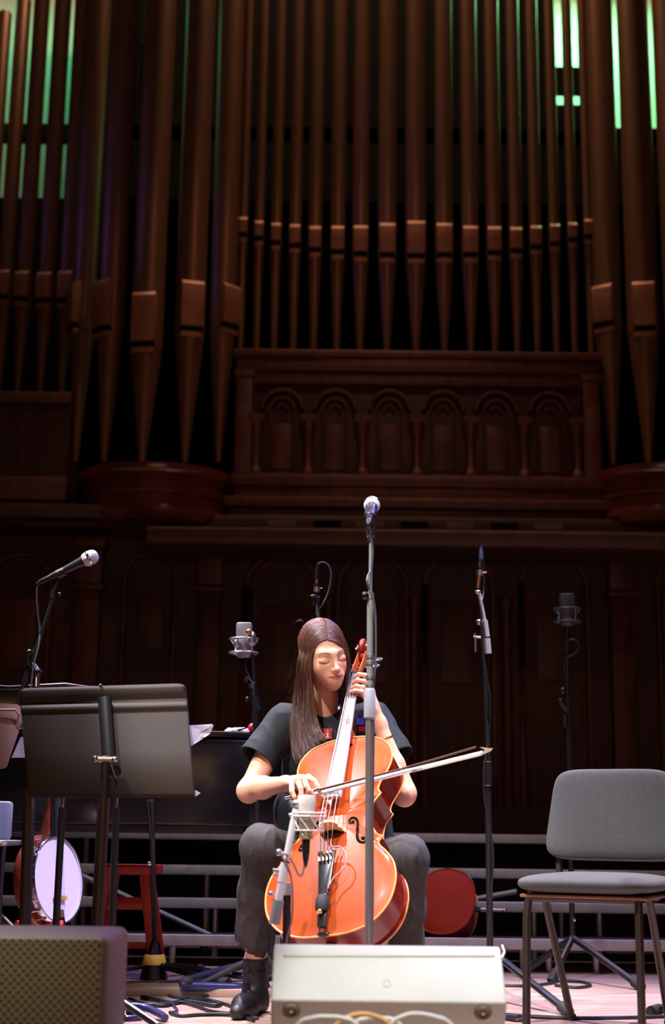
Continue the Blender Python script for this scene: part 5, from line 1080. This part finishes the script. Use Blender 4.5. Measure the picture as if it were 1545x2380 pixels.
v_, q_ = sdf_mesh(pants + legs + subs, .0045); v_ = relax(v_, q_, 2, .5)
v_ = wr_(v_, q_, .010, (17, 12, 2.2))
v_[:, 2] += np.where((v_[:, 2] < .30) & (v_[:, 0] < -.1), (v_[:, 0] + .27) * -.45 * np.clip((.30 - v_[:, 2]) / .08, 0, 1), 0)
np_obj('trousers', v_, q_, PANT, person)
# --- boots
BOOT = mat('black_boot_leather', (.008, .008, .010, 1), .5, bump=.2, bscale=80)
def boot(An, toe, heel, nm='boot'):
    hz = heel + np.array((0, 0, .032)); top = An + np.array((0, 0, .004))
    pr_ = [cone(hz, top, .042, .043, k=.02, clip=True), cone(hz, toe * .6 + heel * .4 + np.array((0, 0, .030)), .036, .038, k=.04), cone(toe * .6 + heel * .4 + np.array((0, 0, .03)), toe + np.array((0, 0, .022)), .040, .026, k=.03), cone(top + np.array((0, 0, -.03)), top + np.array((0, 0, .03)), .036, .038, k=.003, op='sub')]
    v_, q_ = sdf_mesh(pr_, .004); v_[:, 2] = np.maximum(v_[:, 2], .006); b_ = np_obj(nm, relax(v_, q_, 1), q_, BOOT, person)
    d_ = Vector(toe - heel).normalized(); MB().cyl(Vector(heel) + Vector((0, .01, .0)), Vector(heel) + Vector((0, .01, .03)), .03).build('heel', RUBBER, b_)
gf = atz(560, 2368, .0)
boot(RA, np.array((gf.x - .01, gf.y - .03, .0)), np.array((RA[0] - .0, RA[1] + .02, .0)))
boot(LA, np.array((LA[0] + .03, LA[1] - .22, .0)), np.array((LA[0], LA[1], .0)))
# --- bracelet
br = MB(); a_ = Vector(wr * .78 + LE * .22); dv = Vector(LE - wr).normalized(); u_ = dv.orthogonal().normalized(); w__ = dv.cross(u_)
br.tube([a_ + (u_ * math.cos(R(q)) + w__ * math.sin(R(q))) * .0305 for q in range(0, 360, 12)], .0018, 8, closed=True).build('bracelet', mat('gold', srgb(235, 195, 90), .2, 1.), person)
# --- hair
HAIR = mat('brown_hair', srgb(66, 38, 28), .42, attr='tint', spec=.6)
hs = [ell((0, .020, .034), (.0755, .095, .088), k=.01), ell((0, -.078, -.020), (.062, .062, .094), k=.008, op='sub'), ell((0, -.02, .135), (.0012, .14, .05), k=.002, op='sub')]
v_, q_ = sdf_mesh(hs, .0022); v_ = relax(v_, q_, 1)
vw = v_ @ M4[:3, :3].T + M4[:3, 3]
back = [cone(A(762, 1530, 5.12), A(752, 1660, 5.19), .062, .055, k=.03), cone(A(718, 1560, 5.08), A(708, 1650, 5.06), .016, .020, k=.02), cone(A(708, 1650, 5.06), A(712, 1740, 4.99), .020, .014, k=.02), cone(A(812, 1560, 5.08), A(806, 1680, 5.07), .012, .018, k=.02)]
vb, qb = sdf_mesh(back, .004); vb = relax(vb, qb, 2)
V_ = [vw, vb]; Q_ = [q_, qb + len(vw)]; Cc = [np.tile(np.array(srgb(44, 26, 22)), (len(vw) + len(vb), 1))]
nvt = len(vw) + len(vb)
rng = random.Random(3)
shades = [srgb(62, 35, 26), srgb(98, 58, 38), srgb(36, 22, 19), srgb(116, 74, 50), srgb(70, 40, 31)]
def strand(pts, r0, r1, c_, n=5, wob=0):
    global nvt
    P_ = pts; k_ = len(P_); T = [(P_[min(i + 1, k_ - 1)] - P_[max(i - 1, 0)]).normalized() for i in range(k_)]
    u = Vector((1, 0, 0)); vs_ = []
    for i in range(k_):
        u = (u - T[i] * u.dot(T[i])); u = u.normalized() if u.length > 1e-5 else T[i].orthogonal().normalized(); w2 = T[i].cross(u); f_ = i / (k_ - 1); rr_ = r0 + (r1 - r0) * f_
        for j in range(n):
            a = 2 * PI * j / n; vs_.append(tuple(P_[i] + (u * math.cos(a) + w2 * math.sin(a)) * rr_))
    fs_ = [(i * n + j, i * n + (j + 1) % n, (i + 1) * n + (j + 1) % n, (i + 1) * n + j) for i in range(k_ - 1) for j in range(n)]
    V_.append(np.array(vs_)); Q_.append(np.array(fs_) + nvt); Cc.append(np.tile(np.array(c_), (len(vs_), 1))); nvt += len(vs_)
def skull(p, s=1.0):      # keep a point outside the skull
    l = HI @ p; c_ = Vector((0, .020, .034)); r_ = Vector((.0775, .097, .090)) * s; d_ = l - c_
    q__ = math.sqrt((d_.x / r_.x) ** 2 + (d_.y / r_.y) ** 2 + (d_.z / r_.z) ** 2)
    if q__ < 1 and l.z > -.03: l = c_ + d_ / max(q__, .05)
    return HM @ l
def lerp_path(a, b_, t):
    return [tuple(x1 * (1 - t) + x2 * t for x1, x2 in zip(p1, p2)) for p1, p2 in zip(a, b_)]
# guide paths (pixel, pixel, depth) for the long lock on the image-left side: face side and outer side
LI = [(761, 1486, 4.945), (740, 1495, 4.945), (727, 1518, 4.95), (723, 1550, 4.955), (724, 1590, 4.96), (728, 1630, 4.96), (732, 1665, 4.955), (742, 1695, 4.94), (757, 1716, 4.90)]
LO = [(747, 1446, 5.02), (722, 1460, 5.03), (703, 1498, 5.02), (692, 1545, 5.0), (688, 1595, 5.06), (682, 1640, 5.06), (679, 1690, 5.03), (683, 1735, 5.0), (692, 1778, 4.96)]
RI = [(762, 1486, 4.935), (786, 1494, 4.945), (800, 1512, 4.965), (807, 1545, 4.985), (806, 1585, 5.0), (800, 1620, 5.03), (796, 1655, 5.04), (792, 1690, 5.05), (790, 1715, 5.05)]
RO = [(749, 1446, 5.02), (776, 1452, 5.03), (797, 1478, 5.05), (809, 1515, 5.07), (814, 1560, 5.09), (816, 1605, 5.09), (818, 1645, 5.08), (822, 1680, 5.07), (822, 1712, 5.06)]
for (I_, O_, N_) in ((LI, LO, 780), (RI, RO, 400)):
    for i in range(N_):
        t_ = rng.random(); dp = rng.uniform(-.012, .045); pth = lerp_path(I_, O_, t_); ln = rng.uniform(.86, 1.04) if I_ is LI else rng.uniform(.8, 1.)
        w1, w2, w3 = rng.uniform(-1, 1), rng.uniform(-1, 1), rng.uniform(0, 6); P_ = []
        for j, (px, py, Y) in enumerate(pth):
            f_ = j / 8; sg = 6 * f_ ** 1.5
            px += w1 * sg * 1.4 + 3.2 * math.sin(f_ * 9 + w3) * f_ + 1.2 * math.sin(f_ * 23 + w3 * 3) * f_; py += w2 * 3 * f_; Y += dp * f_ * .8 + .01 * w2 * f_
            P_.append(at(px, py, Y))
        if ln < 1: P_[-1] = P_[-2].lerp(P_[-1], max(.2, (ln - .86) * 7))
        C_ = cat(P_, 4); C_ = [skull(p, 1.0 + .015 * rng.random()) for p in C_]
        strand(C_, rng.uniform(.0007, .0013), .0004, rng.choice(shades))
# flyaways
for i in range(34):
    t_ = rng.random(); px = rng.uniform(668, 700); py = rng.uniform(1560, 1760); Y = 5.02
    strand(cat([at(px + 14, py - 60, Y), at(px + rng.uniform(-6, 4), py - 20, Y), at(px + rng.uniform(-14, -2), py + rng.uniform(0, 20), Y)], 5), .0003, .0002, shades[1], 3)
for i in range(7):
    a = rng.uniform(-1.2, 1.2); p = skull(hp(.08 * math.sin(a), rng.uniform(-.03, .05), .12), 1.0); strand(cat([p, p + Vector((.012 * math.sin(a), 0, .008)), p + Vector((.03 * math.sin(a), 0, rng.uniform(-.004, .012)))], 4), .0003, .0002, shades[1], 3)
Vh = np.concatenate(V_); Qh = np.concatenate(Q_); Ch = np.concatenate(Cc)
me = bpy.data.meshes.new('hair'); me.from_pydata((Vh - np.array(person.location)).tolist(), [], Qh.tolist()); me.shade_smooth(); me.materials.append(HAIR)
a_ = me.color_attributes.new('tint', 'FLOAT_COLOR', 'POINT'); a_.data.foreach_set('color', Ch.astype(np.float32).ravel())
ho = bpy.data.objects.new('hair', me); COL.objects.link(ho); ho.parent = person
# ---------------------------------------------------------------- stool under the cellist
sx_ = float((RH[0] + LH[0]) / 2); s3 = empty('padded_bench', (sx_, 5.36, 0), 'black padded bench under the seated cellist', 'bench')
zt_ = float(RH[2]) - .105
MB().ball((sx_, 5.36, zt_ - .03), (.21, .17, .035), 40, e=(.5, .35)).build('seat', mat('black_vinyl', (.015, .015, .018, 1), .4), s3, sharp=180)
for sx2 in (-1, 1):
    for sy2 in (-1, 1): MB().cyl((sx_ + sx2 * .16, 5.36 + sy2 * .12, 0), (sx_ + sx2 * .15, 5.36 + sy2 * .11, zt_ - .05), .013).build('leg', BLK, s3)
